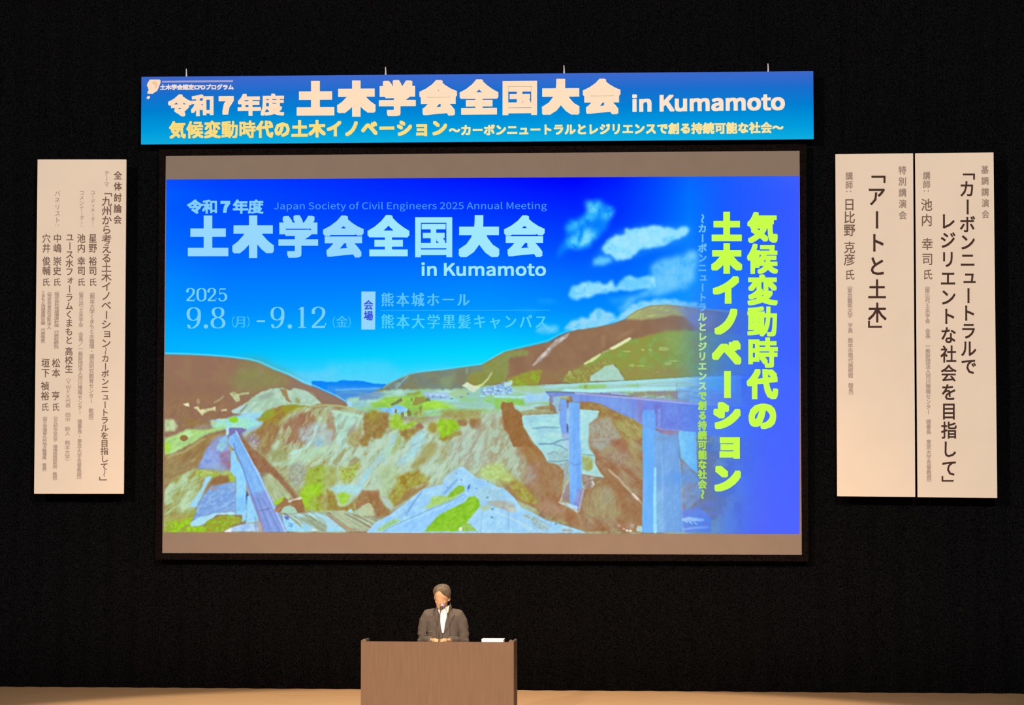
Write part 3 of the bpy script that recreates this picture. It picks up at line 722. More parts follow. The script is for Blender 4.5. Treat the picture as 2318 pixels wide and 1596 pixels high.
P([200,0,430,-20,440,120,420,220,330,230,220,180],[(156,112,66),(150,108,64)],1,1.5,2,ns=8)
P([480,600,640,560,620,740,560,900,500,800],[(168,160,155),(165,135,115)],.7,5,5)
P([720,1010,820,1060,960,1160,900,1200,720,1180,660,1120],(180,150,130),.6,6,4)
# gorge wall behind the pier (pale layered rock)
P([430,0,860,-20,900,-60,1400,-80,1350,20,1230,120,1250,260,1250,400,1320,490,1320,600,1420,740,1420,760,1150,700,1010,700,940,640,860,590,740,560,690,460,600,360,540,280,440,110],[(165,222,225),(180,225,225),(160,210,225)],1,1,1,ns=12,an=(0,2))
P([720,440,860,420,1000,430,1000,540,880,560,750,550],[(165,200,205),(150,180,185)],.7,3,3,ns=5)
L([560,160,700,145,880,150],2.2,(95,150,170),.9,1)
L([640,345,800,345,900,300,1000,290],2.4,(90,130,160),.9,1)
L([820,350,900,370,980,420],2.2,(120,140,170),.9,1)
L([740,470,830,440,870,470],2,(120,150,160),.8,1)
L([750,555,860,560,990,545],2,(90,125,140),.8,1)
L([1140,265,1240,275],1.8,(110,160,180),.8,1)
L([1150,470,1310,488],2.2,(120,150,150),.9,1)
P([1150,490,1260,490,1290,560,1290,650,1240,680,1150,650],[(165,170,90),(160,190,140)],.95,2,2)
P([1150,700,1320,720,1420,755,1300,750,1290,770,1160,800],[(190,180,170),(160,140,130)],.95,1,1)
P([860,590,1000,560,1000,760,950,770,930,650],[(160,185,185),(150,160,165)],.9,1,1)
P([940,320,1010,300,1010,400,960,410],(180,200,230),.8,2,1)
P([1160,800,1300,790,1280,880,1200,900],[(130,110,105),(165,150,145)],.9,1,2)
L([1280,800,1300,830,1270,880],4,(215,220,210),.95,1)
L([1150,850,1200,890,1170,940],3,(180,200,230),.9,1)
# slope between the piers
P([1350,20,1400,-80,1880,80,1900,640,1890,1400,1230,1400,1100,1180,1150,900,1300,860,1430,760,1320,600,1320,490,1250,400,1240,260,1230,130],[(160,120,88),(165,150,112),(155,112,78),(162,135,105)],1,2,2,ns=14,an=(40,2.4))
P([1240,120,1370,60,1480,160,1500,330,1400,420,1260,400,1240,260],[(170,175,160),(165,150,135),(160,185,175)],.85,4,5,ns=7)
P([1400,-60,1700,20,1880,100,1880,260,1700,260,1560,200],[(165,160,85),(160,140,75),(175,180,110)],.85,4,6,ns=6,an=(45,3))
P([1560,140,1700,160,1780,320,1840,520,1800,580,1740,420,1620,260],[(180,180,120),(170,155,100)],.8,4,5,ns=5,an=(55,4))
P([1500,280,1640,240,1720,360,1700,420,1560,380],(160,105,78),.7,6,4)
P([1460,420,1700,460,1700,600,1520,560],[(165,130,115),(170,155,140)],.7,6,6,ns=5)
P([1320,620,1500,660,1640,860,1700,1000,1880,1100,1880,1380,1620,1340,1600,1200,1500,900,1400,830],[(160,125,85),(158,115,78)],.8,5,5,ns=9,an=(60,3))
L([1480,660,1600,760,1700,880,1780,960,1880,1070],5,(195,178,150),.85,1,2,w2=4)
L([1770,950,1830,1010],5,(228,225,215),.8,1)
P([1190,930,1300,860,1500,860,1560,960,1620,1200,1560,1250,1330,1230,1200,1210,1150,1100],[(165,150,110),(160,130,92),(172,165,125)],.9,5,5,ns=9,an=(88,4))
P([1420,880,1500,860,1540,1000,1480,1120,1420,1060],(165,158,130),.7,6,5)
L([1150,1180,1600,1170],8,(165,150,108),.5,3)
P([1900,1400,1850,1340,1760,1280,1600,1310,1640,1360,1700,1400],[(175,150,125),(165,115,78)],.8,2,4)
for a,b,r,c in ((1700,1390,4,(225,220,205)),(1660,1370,3,(205,185,170)),(1760,1330,7,(175,160,140)),(1850,1370,10,(175,215,215)),(1740,1395,4,(230,230,215)),(1600,1330,5,(185,150,130))): B(a,b,r,r*.8,c,.9,js=4)
# road, far bridge (C)
O(1120,660,4.836)
P([-100,1060,120,980,500,1020,830,1010,1020,1000,1430,975,2128,930,2700,900,2700,1250,2000,1220,1400,1160,600,1110,600,1310,300,1320,-100,1180],[(160,205,190),(150,205,140),(170,215,225)],1,1,1,ns=6,an=(0,6))
P([0,1040,180,1060,190,1110,0,1120],[(140,185,235),(170,210,235)],.9,2,2,ns=4)
P([20,1000,110,980,110,1040,20,1030],(180,215,215),.9,1,1)
L([0,1150,200,1160,330,1150],5,(170,230,250),.9,1)
P([180,1060,380,1030,560,1050,480,1100,300,1110],(165,205,150),.8,2,3)
P([0,1170,320,1170,330,1230,0,1290],[(135,200,80),(150,205,100)],.9,2,3)
P([210,1240,330,1260,480,1290,400,1300,280,1300],(175,220,205),.8,1,2)
P([320,1110,600,1110,600,1200,330,1210],[(150,205,250),(170,215,235)],.9,2,2)
P([430,1270,600,1240,620,1300,450,1300],(160,135,85),.9,2,2)
P([400,1290,640,1310,640,1330,320,1350,290,1310],(165,165,120),.9,1,1)
O(1120,660,4.836)
P([60,1240,80,1210,200,1215,215,1280,290,1330,300,1440,350,1560,420,1700,200,1700,100,1420],[(156,112,66),(150,108,64)],.97,1,2,ns=7)
O(1100,940,5.32)
P([1285,560,1325,600,1370,680,1430,755,1300,735,1150,705,1150,660,1240,685,1290,650],[(165,215,215),(180,222,215)],.97,1,1,ns=6)
L([1160,715,1300,745,1425,760],2,(130,120,110),.7,1)
# right hills (foreground big one)
O(1120,660,4.836)
P([-130,800,0,725,100,670,300,618,480,575,590,550,700,485,800,445,900,420,1080,395,1300,350,1420,305,1480,255,1560,205,1700,155,1880,145,2060,165,2250,190,3300,230,3400,260,3400,900,3300,900,2128,930,1430,975,1020,1000,830,1010,500,1025,110,1030,-130,1020],[(146,112,86),(142,108,84),(150,116,88)],1,1,.6,ns=30)
L([-60,745,0,712,100,655,300,602,480,562,590,532,700,470,800,428,900,405,1080,378,1300,335,1420,288,1560,190,1700,142,1880,130,2060,150,2300,180],2,(125,215,255),.75,1)
P([-130,800,0,725,100,670,180,650,370,640,360,700,160,720,150,900,100,1000,-130,1020],[(145,148,85),(140,145,72),(138,150,90)],.98,2,3,ns=8)
P([1430,305,1480,260,1560,210,1700,160,1880,150,2060,170,2128,230,2100,270,1960,260,1800,290,1600,310],[(175,190,120),(165,170,115),(160,160,125)],.97,2,2,ns=6,an=(-10,3))
P([1900,160,2060,170,2250,195,2250,380,2128,330,2040,240],[(150,150,150),(140,145,175)],.85,4,3)
P([580,560,700,490,790,450,780,470,640,560],(95,110,125),.6,1,1)
P([400,820,480,720,560,640,660,530,820,450,790,500,700,570,640,620,580,700,500,760,420,815],[(185,175,165),(195,200,205),(175,160,150)],.97,1,1)
P([500,720,560,650,570,700,530,725],(225,205,195),.8,1,1)
L([480,770,580,690,640,610],2,(120,95,90),.6,1)
P([1170,480,1220,480,1210,540,1200,620,1180,600,1165,540],(160,125,90),.85,2,2)
P([1280,540,1400,460,1540,400,1520,440,1400,500],(165,130,95),.7,3,3)
# green lower part
P([960,800,1100,700,1250,640,1400,560,1520,520,1700,470,1880,430,2060,425,2300,440,3300,500,3000,600,3000,900,2128,930,1430,975,1400,900,1300,800,1180,850,1040,920,1020,1000,860,1005,740,980,780,900],[(140,155,70),(135,160,75),(150,150,72),(142,165,85)],1,2,3,ns=16)
P([1820,470,2128,430,2128,700,1900,640],[(140,175,85),(150,180,95)],.7,8,6,ns=6)
P([110,1020,160,950,300,900,440,860,520,860,510,940,480,1030,130,1030],[(145,180,50),(150,150,60)],.97,2,3,ns=9)
P([500,900,700,860,980,790,900,880,760,980,500,1020],[(150,118,82),(146,125,85)],.95,3,4)
P([740,980,780,900,1000,820,1200,740,1300,780,1150,860,1040,920,1020,1000],[(148,150,75),(155,130,80),(160,165,90)],.95,2,4,ns=5)
for a,b,w,h in ((1850,630,14,6),(1450,655,10,2.5),(1620,640,5,3),(1500,810,7,4),(1600,815,12,2.5),(1900,790,9,5),(1700,640,5,3),(820,890,5,8),(1780,880,8,4),(1960,760,16,2)):
    B(a,b,w,h,(170,190,110),.75,js=5)
P([1400,850,1700,830,2128,840,2128,930,1430,970],[(158,135,85),(150,150,75)],.75,6,5,ns=5)
O(740,760,5.32)
P([1820,480,1960,470,2128,420,2128,520,2000,600,1860,600,1760,560],[(140,142,62),(132,150,75)],.8,3,3,ns=6)
L([1985,445,1940,520,1870,590,1800,620],2.2,(210,220,155),.95,1,w2=5)
P([1630,600,1690,560,1760,600,1850,620,1760,690,1700,640],(212,226,195),.95,1,2)
P([1850,660,1900,620,2000,610,2128,560,2200,540,2240,700,2128,710,1880,715],[(140,185,228),(175,215,235),(125,165,210)],.95,1,2,ns=4)
P([2128,590,2230,530,2235,590,2140,620],(190,222,215),.95,1,1)
P([1150,690,1460,690,1480,760,1240,770],[(140,180,225),(170,205,235)],.6,1,2,ns=3,an=(0,5))
L([1180,700,1300,705,1440,700],2.5,(185,210,245),.8,1)
L([1200,730,1420,735],2,(120,150,200),.6,1)
for a_,b_ in ((1250,720),(1330,715),(1400,725),(1900,660),(1960,650),(2040,640),(2100,650),(1920,690),(2000,700)): B(a_,b_,4,2.2,(200,225,250),.8,js=3)
for a_,b_ in ((1280,740),(1370,745),(1940,680),(2060,670),(1500,760),(1620,740),(1700,700)): B(a_,b_,4,2.5,(115,140,160),.6,js=3)
O(1120,660,4.836)
# road scars on the hill
P([970,790,1100,710,1170,675,1160,700,1080,760,990,800],(215,225,160),.98,1,1)
P([1250,625,1400,540,1480,500,1500,515,1440,560,1290,640],(225,235,180),.98,1,1)
L([1180,670,1250,640],3,(190,190,140),.7,1)
P([1040,985,1050,920,1150,860,1220,810,1300,800,1350,850,1400,930,1420,970],[(165,210,190),(175,215,200)],.98,1,1.5,ns=6)
# road deck white lines
P([500,1020,900,1010,1400,985,2128,940,2128,990,1400,1020,1000,1040,700,1040],(170,220,220),.85,1,1)
P([820,1010,1400,985,2128,945,3300,915,3300,930,2128,965,1400,1000,1000,1015],(165,228,240),.95,1)
P([920,1020,1220,1015,1220,1050,1000,1070,920,1060],(150,200,100),.8,2,1)
P([720,1090,780,1060,860,1070,1000,1075,1400,1055,2000,1040,2128,1035,2128,1070,1400,1090,1100,1105,800,1100],(175,235,240),.97,1,.6)
P([980,1020,1020,1020,1010,1060,980,1060],(145,160,85),.7,1,1)
P([1440,1110,1700,1090,2000,1090,2128,1090,2128,1200,1900,1180,1500,1150],[(155,150,110),(150,175,150),(150,135,150)],.95,1,2,ns=5,an=(0,3))
P([1050,1110,1300,1105,1440,1110,1430,1140,1200,1130],[(110,120,190),(150,150,190)],.95,1,1)
L([1280,1115,1430,1125],3,(180,215,250),.8,1)
P([2000,1050,2128,1045,2600,1040,2600,1220,2000,1190],[(150,200,240),(130,170,215)],.85,2,2,ns=5,an=(0,3))
L([1620,1160,1660,1150],3,(190,210,240),.8,1)
L([1780,1160,1860,1150],3,(190,210,240),.8,1)
L([1560,1000,1570,1060],1.4,(110,170,190),.5,1)
L([1990,1000,1990,1180],2,(110,130,160),.5,1)
# girder
P([560,1105,860,1110,1060,1125,1500,1160,2128,1215,3300,1265,3300,1620,2060,1560,2020,1520,1860,1525,1760,1490,1620,1460,1500,1390,1280,1290,1160,1230,1000,1205,860,1215,840,1140,600,1150],[(118,142,222),(126,160,234)],1,1,.5,ns=14,an=(90,3))
P([1500,1165,2128,1218,3300,1285,3300,1640,2060,1560,2020,1520,1860,1525,1760,1490,1620,1460],[(112,125,226),(118,138,232)],.7,6,2,ns=16)
P([870,1240,940,1215,1060,1210,1180,1240,1280,1300,1380,1350,1500,1400,1620,1470,1620,1600,1040,1600,1100,1400,1140,1310,940,1290],[(160,130,80),(165,145,85),(155,120,75)],1,1,1,ns=7)
P([930,1290,1140,1310,1120,1380,1030,1440,1030,1560,1000,1700,930,1700],[(165,222,225),(180,225,225)],1,1,1)
P([1040,1450,1140,1380,1260,1380,1360,1500,1380,1620,1040,1640],[(168,175,160),(165,150,135)],.85,4,5,ns=6)
P([1280,1400,1500,1400,1620,1480,1620,1640,1460,1600,1300,1480],[(175,175,110),(162,145,85)],.8,4,5,ns=5,an=(40,3))
L([560,1100,700,1100,1000,1115,1200,1130,1500,1150],2.4,(80,80,135),.9,1)
L([880,1112,1100,1130,1500,1165,2128,1225,3300,1275],3,(190,195,245),.95,1)
L([1000,1120,1500,1158,2128,1212],1.6,(150,120,170),.8,1)
P([1560,1190,1620,1195,1620,1440,1560,1410],(150,130,185),.6,3,1)
P([1750,1230,1830,1240,1840,1500,1760,1490],(125,110,190),.5,3,1)
L([1800,1290,1800,1480],5,(140,185,245),.7,2)
P([1100,1160,1500,1200,1500,1380,1280,1270,1160,1220],(125,165,235),.6,5,2)
P([1840,1260,2128,1280,2128,1500,1860,1500],[(115,130,225),(120,150,235)],.8,5,4)
L([1760,1490,1860,1515,2030,1520],2.4,(170,160,215),.9,1)
P([1800,1520,2030,1525,2020,1560,1860,1545],(150,125,160),.9,1,1)
# paired slim pier
P([620,1150,720,1150,700,1340,690,1380,660,1260,620,1220],[(145,190,235),(150,205,225)],.9,1,1)
P([600,1130,640,1140,640,1220,600,1200],(130,130,190),.8,1,1)
P([715,1170,780,1190,790,1240,790,1560,735,1560,710,1440],(125,170,240),1,1,.5)
P([790,1220,835,1220,830,1560,790,1560],(150,195,235),.9,1)
L([795,1480,800,1560],2.4,(70,80,150),.9,1)
L([800,1190,800,1270],2.4,(90,90,160),.9,1)
O(1100,940,5.32)
P([890,0,960,0,980,200,1000,220,920,215,900,120],(125,170,240),1,1,.4)
P([970,100,990,110,990,210,975,210],(80,85,150),.8,1)
P([910,220,1010,215,1010,300,930,300],(150,165,215),.7,2,1)
P([1010,-160,1130,-150,1130,250,1150,500,1155,860,1110,1110,1040,1090,1010,1040,1005,600,1000,250],[(115,172,245),(125,182,250)],1,1,.4,ns=10,an=(90,5))
L([1035,0,1025,400,1020,900],4,(140,198,255),.7,2)
L([1130,0,1150,700],1.6,(150,200,250),.7,1)
L([1010,560,1060,600,1150,580],1.6,(100,130,200),.6,1)
P([1110,880,1180,900,1120,1150,1040,1110],[(130,135,205),(150,150,205)],.8,2,1)
P([960,830,1000,800,1005,1050,930,1040],[(150,140,160),(165,135,130)],.85,1,1)
L([990,800,950,860,900,1040],2.2,(215,200,215),.9,1)
L([1175,900,1150,1000,1120,1160],2.2,(205,195,225),.9,1)
L([880,1050,1000,1090,1100,1165],3,(215,215,225),.9,1)
P([950,1050,1000,1060,1110,1100,1100,1150,1000,1100],(180,225,255),.9,1,1)
# big pier
P([1885,-20,2040,-20,2040,180,2100,200,2128,400,2140,1410,1885,1410,1900,500],[(105,175,250),(115,182,255)],1,1,.4,ns=14,an=(90,5))
O(1440,940,5.32)
P([75,150,220,170,230,400,215,640,225,1100,200,1410,75,1410,85,700],[(105,178,252),(118,182,250)],1,1,.4,ns=14,an=(90,5))
P([75,-60,220,-60,225,180,85,140],[(105,165,248),(120,175,245)],1,1,.4)
P([225,200,520,200,525,500,545,860,570,1410,250,1410,235,1100,215,640],[(122,168,226),(128,176,232)],1,1.5,.5,ns=12,an=(90,5))
P([230,180,510,190,515,240,400,240,300,215],[(165,130,150),(145,140,180)],.9,1,1)
P([230,240,520,240,520,300,240,320],(125,160,205),.6,4,2)
L([230,640,225,1000,230,1400],5,(155,230,255),.95,1,w2=9)
P([240,900,320,900,320,1400,260,1400],(145,195,230),.6,3)
L([300,340,315,700,320,1400],2.4,(150,205,245),.5,1)
L([525,540,545,860,570,1400],2.4,(165,205,250),.85,1)
P([515,185,720,205,740,700,650,640,540,520,515,300],[(140,215,250),(130,205,245)],1,1,1,ns=9)
P([540,520,650,640,740,740,800,900,760,1000,620,1160,560,1160,545,860],[(150,160,175),(160,140,150),(145,165,190)],1,1.5,2,ns=9)
P([560,1140,760,1100,900,1240,900,1410,570,1410],[(120,140,225),(110,150,230),(135,130,205)],.98,2,3,ns=6,an=(0,2))
L([565,1260,620,1240,800,1260],6,(185,215,250),.95,1)
P([560,1250,640,1235,740,1250,820,1270,700,1280,600,1290],(190,220,255),.85,1,2)
P([620,1270,740,1290,730,1330,640,1320],(80,130,200),.8,1,2)
L([640,1280,670,1305],4,(195,225,255),.9,1)
L([700,1295,730,1310],4,(185,220,255),.9,1)
L([570,1375,700,1355,860,1350],5,(170,190,240),.8,1)
L([600,1160,760,1150],3,(170,130,150),.5,2)
# the blue fade over the right edge
a = np.interp(xx, [1460, 1530, 1565, 1605, 1645, 1700, 1750], [0, .08, .26, .5, .72, .93, 1]).astype(np.float32)
a = a + (fbm(xx, yy, 60, 91, 3) - .5) * .12 * (a * (1 - a) * 4)
a = np.clip(a, 0, 1) * np.interp(yy, [640, 690], [0, 1])
c = grid_col(np.maximum(xx, 1700), yy)
mid = np.array([40, 125, 245], np.float32)
w = np.interp(xx, [1560, 1720], [1, 0])[..., None]
c = c * (1 - w) + mid * w
IMG[:] = IMG * (1 - a[..., None]) + c * a[..., None]
O(1440,940,5.32)
for k,(a_,b_,w_,h_,cc) in enumerate(((560,760,60,26,(80,150,250)),(860,1080,34,14,(95,120,240)),(900,400,14,14,(70,120,235)),(1040,840,40,30,(65,125,250)),(830,1180,60,10,(110,130,235)))):
    B(a_,b_,w_,h_,cc,.4,soft=.8,js=18)
O(1480,660,4.837)
P([480,930,700,910,860,920,860,1110,600,1090,480,1000],(70,160,250),.5,8,4)
L([300,160,480,185,700,205,860,225],2,(110,180,250),.5,1)
P([330,170,480,190,560,205,700,260,620,420,440,420,400,360],[(105,130,205),(95,130,215)],.55,6,4)
P([600,1100,860,1110,900,1220,600,1240],(95,120,225),.5,8,4)
# soft optics of the projector
SM = IMG.copy()
for k in range(3): SM[..., k] = _blur(IMG[..., k], 3)
g = (fbm(xx, yy, 5, 777, 3, -50, 2.0) - .5) * 22 * np.clip((IMG[..., 0] - 90) / 40, 0, 1) * np.clip((yy - 900) / 30, 0, 1)     # small relief of rocks and scrub
IMG = np.clip(IMG + (IMG - SM) * .3 + g[..., None], 0, 255)

# the slide as a fine grid of coloured points
nx, ny = 940, 526
s_, t_ = np.meshgrid(np.linspace(0, 1, nx), np.linspace(0, 1, ny))
Q = np.array([(376.5, 406.5), (1809.5, 398.5), (1810, 1209), (371, 1205)], float)
def bil(a): return (a[0] * (1 - s_) + a[1] * s_) * (1 - t_) + (a[3] * (1 - s_) + a[2] * s_) * t_
gxp, gyp = bil(Q[:, 0]), bil(Q[:, 1])
ux = np.clip(gxp - X0, 0, CW - 1.001); uy = np.clip(gyp - Y0, 0, CH - 1.001)
ix, iy = ux.astype(int), uy.astype(int); fx, fy = (ux - ix)[..., None], (uy - iy)[..., None]
C_ = (IMG[iy, ix] * (1 - fx) + IMG[iy, ix + 1] * fx) * (1 - fy) + (IMG[iy + 1, ix] * (1 - fx) + IMG[iy + 1, ix + 1] * fx) * fy
Vs = on_plane(gxp, gyp, YS - .004).reshape(-1, 3)
me = bpy.data.meshes.new('projected_slide')
me.vertices.add(nx * ny); me.vertices.foreach_set('co', Vs.astype(np.float32).ravel())
k_ = (np.arange(ny - 1)[:, None] * nx + np.arange(nx - 1)[None]).reshape(-1)
quads = np.stack([k_, k_ + nx, k_ + nx + 1, k_ + 1], 1).astype(np.int32)
me.loops.add(quads.size); me.loops.foreach_set('vertex_index', quads.ravel())
me.polygons.add(len(quads)); me.polygons.foreach_set('loop_start', np.arange(0, quads.size, 4, dtype=np.int32))
me.update(calc_edges=True)
ca = me.color_attributes.new('picture', 'FLOAT_COLOR', 'POINT')
rgba = np.ones((nx * ny, 4), np.float32); rgba[:, :3] = lin(C_.reshape(-1, 3)); ca.data.foreach_set('color', rgba.ravel())
m = bpy.data.materials.new('projected_picture'); m.use_nodes = True; nt = m.node_tree; nt.nodes.clear()
at = nt.nodes.new('ShaderNodeAttribute'); at.attribute_name = 'picture'
em = nt.nodes.new('ShaderNodeEmission'); ou = nt.nodes.new('ShaderNodeOutputMaterial')
nt.links.new(at.outputs['Color'], em.inputs[0]); nt.links.new(em.outputs[0], ou.inputs[0])
me.materials.append(m)
slide = bpy.data.objects.new('projected_slide', me); COL.objects.link(slide); adopt(slide, scr)
slide['label'] = 'projected slide of a gorge with two bridges under a blue sky'
# lettering of the slide
def stext(): return Text(YS - .012)
def sfin(T, m, label=None):
    o = T.build(m, None, label); o.parent = slide
    o.matrix_parent_inverse = (Matrix.Translation(scr.location) @ Matrix.Identity(4)).inverted() @ Matrix.Translation(scr.location)
    return o
e1, e2 = emit('slide_white', (150, 216, 255)), emit('slide_white_right', (160, 232, 255))
sfin(stext().row('令和７年度', 424, 596, 453, 484, bold=1.7, w=37), emit('slide_white_b', (128, 205, 255)))
sfin(stext().row('土木学会', 420, 828, 492, 584, slope=-.001, bold=5.6, bx=5.6, w=97, res=3), e1)
sfin(stext().row('全国大会', 828, 1238, 491.5, 583, slope=-.001, bold=5.6, bx=5.6, w=97, res=3), e2)
sfin(stext().fit('Japan Society of Civil Engineers 2025 Annual Meeting', 620, 1238, 457, 479, -.001, bold=0, bx=.12), emit('slide_pale_blue', (70, 150, 255)))
sfin(stext().fit('in Kumamoto', 954, 1236, 594, 625, 0, bold=.8, bx=1.1), e2)
e3 = emit('slide_numerals', (120, 208, 255))
T = stext()
for i, d in enumerate('2025'): T.digit(d, 421 + i * 24, 443 + i * 24, 652, 682, thin=.08, thick=.24)
sfin(T, e3); T = stext(); T.digit('9', 421, 456, 695, 744); T.digit('8', 476, 511, 695, 744)
sfin(T, e3); T = stext(); T.digit('9', 611, 645, 694, 743); T.digit('1', 669, 699, 694, 743); T.digit('2', 704, 740, 694, 743)
dot = lambda T, x: T.poly([(x + 5 * math.cos(a), 739 + 5 * math.sin(a)) for a in np.linspace(0, 6.283, 13)[:-1]])
dot(T, 656); sfin(T, e3); T = stext(); dot(T, 466); sfin(T, e3); T = stext()
T.poly([(581, 725), (600, 725), (600, 729), (581, 729)])
sfin(T, e3)
e4 = emit('slide_weekday', (70, 190, 255))
T = stext(); T.char('（', 520, 729, 24, 27); T.char('月', 545, 729, 28, 28, bx=.6); T.char('）', 570, 729, 24, 27)
sfin(T, e4); T = stext(); T.char('（', 748, 730, 24, 27); T.char('金', 774, 729, 28, 28, bx=.5); T.char('）', 799, 730, 24, 27)
sfin(T, e4)
T = stext().poly([(818, 660), (850, 660), (849, 746), (818, 746)]); sfin(T, emit('slide_box', (150, 214, 255)))
T = Text(YS - .014); T.char('会', 834, 691, 22, 23, bold=.6); T.char('場', 834, 715, 22, 23, bold=.6)
o = sfin(T, emit('slide_box_text', (55, 85, 225)), 'blue lettering')
sfin(stext().row('熊本城ホール', 860, 1066, 664, 694, w=31, bold=0, bx=.9), emit('slide_venue', (90, 195, 255)))
sfin(stext().row('熊本大学黒髪キャンパス', 860, 1242, 713, 744, w=31, bold=0, bx=.8), emit('slide_venue_low', (80, 208, 255)))
sfin(stext().poly([(862, 702), (1245, 701.5), (1245, 703), (862, 703.5)]), emit('slide_rule', (40, 175, 255)))
ye = emit('slide_yellow', (200, 255, 75))
lab = 'yellow lettering'
sfin(stext().column('気候変動時代の', 1726, 1726, 481, 977, 72, 72, bold=4.0, bx=4.0, res=3), ye, lab)
sfin(stext().column('土木イノベーション', 1645, 1645, 480, 1119, 72, 72, bold=4.6, bx=4.6, res=3), ye, lab)
small = '～カーボンニュートラルとレジリエンスで創る持続可能な社会～'
p_ = (1130 - 484) / len(small)
for a, b, c in ((0, 4, (105, 190, 235)), (4, 10, (95, 178, 250)), (10, 18, (180, 228, 150)), (18, 29, (170, 228, 70))):
    sfin(stext().column(small[a:b], 1590, 1590, 484 + p_ * a, 484 + p_ * b, 21, 22, bold=.8, bx=.9), emit('slide_subtitle', c), lab if a > 9 else None)
# ------------------------------------------------------------------ long blue banner over the screen
YB = 37.0
def white(n, c=(.91, .85, .79)): return mat(n, c, .85, .1, noise=.015, nscale=3)
M['banner'] = mat('blue_banner_print', (.1, .2, .8), .9, .0)
nt = M['banner'].node_tree; tcn = nt.nodes.new('ShaderNodeTexCoord'); sp = nt.nodes.new('ShaderNodeSeparateXYZ'); rp = nt.nodes.new('ShaderNodeValToRGB')
nt.links.new(tcn.outputs['Generated'], sp.inputs[0]); nt.links.new(sp.outputs['Z'], rp.inputs[0]); nt.links.new(rp.outputs[0], nt.nodes['Principled BSDF'].inputs['Base Color'])
rp.color_ramp.elements[0].position = 0; rp.color_ramp.elements[1].position = 1
stops = [(0, (.004, .46, .97)), (.2, (.0, .36, .95)), (.5, (.0, .235, .84)), (.75, (.008, .17, .80)), (1, (.045, .15, .78))]
cr = rp.color_ramp; cr.elements[0].color = (*stops[0][1], 1); cr.elements[1].color = (*stops[-1][1], 1)
for p, c in stops[1:-1]: e = cr.elements.new(p); e.color = (*c, 1)
ban = thing('title_banner', pt(1080, 322, YB), 'long blue banner with cream and yellow lettering hanging above the screen', 'banner')
adopt(quad_panel('banner_board', [(320, 174), (1841, 161), (1842, 315), (319, 327)], YB, .03, M['banner'], bev=.003), ban)
cream, pinky = white('banner_white'), white('banner_warm_white', (.93, .80, .66))
yel = white('banner_yellow', (.90, .78, .25)); yel2 = white('banner_pale_yellow', (.86, .84, .42))
SL = -.0082
def btext(): return Text(YB - .004)
def bfin(T, m, l=None): o = T.build(m, ban, l); return o
bfin(btext().row('令和７年度', 381, 643, 216, 264, SL, bold=3.2, bx=3.2, w=56), pinky, 'cream lettering')
bfin(btext().row('土木学会全国大会', 668, 1408, 187, 265, SL, bold=6.2, bx=6.2, w=90, res=3), pinky, 'large cream lettering')
bfin(btext().fit('in Kumamoto', 1431, 1777, 213.5, 254, -.012, bold=1.6, bx=2.2), cream, 'white lettering')
bfin(btext().row('気候変動時代の土木イノベーション', 382, 1014, 276, 314, SL, bold=1.9, bx=1.9, w=40), yel, 'yellow lettering')
bfin(btext().row('～カーボンニュートラルとレジリエンスで創る持続可能な社会～', 1016, 1774, 283, 308, SL, bold=1.2, bx=1.2, w=27), yel2, 'small yellow lettering')
bfin(btext().fit('土木学会認定CPDプログラム', 362, 529, 191, 204, -.003, bold=.7, bx=.7), white('banner_small_print', (.80, .80, .86)), 'small white lettering')
bfin(btext().poly([(367, 183), (528, 181.5), (527, 186), (367, 187)]), mat('banner_rule', (.36, .40, .80), .8), 'thin pale blue rule')
q = [(185, 145), (400, 145), (421, 165), (420, 210), (380, 320), (345, 395), (290, 425), (250, 460), (130, 455), (138, 405), (160, 380), (135, 300), (118, 275), (135, 225)]
T = btext().poly([(320 + a / 9.66, 165 + b / 9.66) for a, b in q]).poly([(320 + a / 9.66, 165 + b / 9.66) for a, b in [(160, 500), (192, 515), (180, 560), (150, 578), (112, 555), (125, 520)]])
lg = bfin(T, pinky, 'cream emblem like a speech bubble'); lg.name = 'emblem'
T = Text(YB - .0052); T.poly([(320 + a / 9.66, 165 + b / 9.66) for a, b in [(230, 210), (270, 180), (330, 200), (350, 250), (330, 330), (290, 320), (300, 270), (250, 240)]])
lg = bfin(T, mat('emblem_tan', (.80, .62, .46), .85), 'tan figure in the emblem'); lg.name = 'emblem_figure'
for x, yb in ((421, 173.4), (872, 169.4), (1276, 166), (1738, 162)):
    a = pt(x + 1, yb + 1, YB + .015)
    c_ = from_bm('hanging_cord', tube_bm([a, a + Vector((0, 0, .055)), a + Vector((-.003, 0, .11))], [.013, .009, .007], 8), M['cord']); adopt(c_, ban)
    w_ = from_bm('hanging_wire', tube_bm([a + Vector((-.003, 0, .10)), Vector((a.x, a.y, 11.19))], .003, 6), M['wire']); adopt(w_, ban)
# ------------------------------------------------------------------ three upright banners
YV = 36.88
M['panel'] = mat('cream_panel', (.72, .645, .56), .8, .12, noise=.02, nscale=2)
inks = dict(d=mat('ink_dark', (.055, .03, .025), .8, .1), m=mat('ink_brown', (.17, .11, .09), .8, .1), g=mat('ink_soft', (.30, .23, .20), .8, .1), l=mat('ink_grey', (.42, .34, .30), .8, .1))
def upright(q, label):
    b = quad_panel('upright_banner', q, YV, .03, M['panel'], bev=.003)
    base = pt((q[2][0] + q[3][0]) / 2, q[2][1], YV)
    for v in b.data.vertices: v.co -= base
    b.location = base; tag(b, label, 'banner', 'upright banners beside the screen')
    for k in (.12, .88):
        x = q[0][0] + (q[1][0] - q[0][0]) * k; a = pt(x, q[0][1] + 1, YV + .015)
        adopt(from_bm('hanging_wire', tube_bm([a, (a.x, a.y, 11.19)], .003, 6), M['wire']), b)
    return b
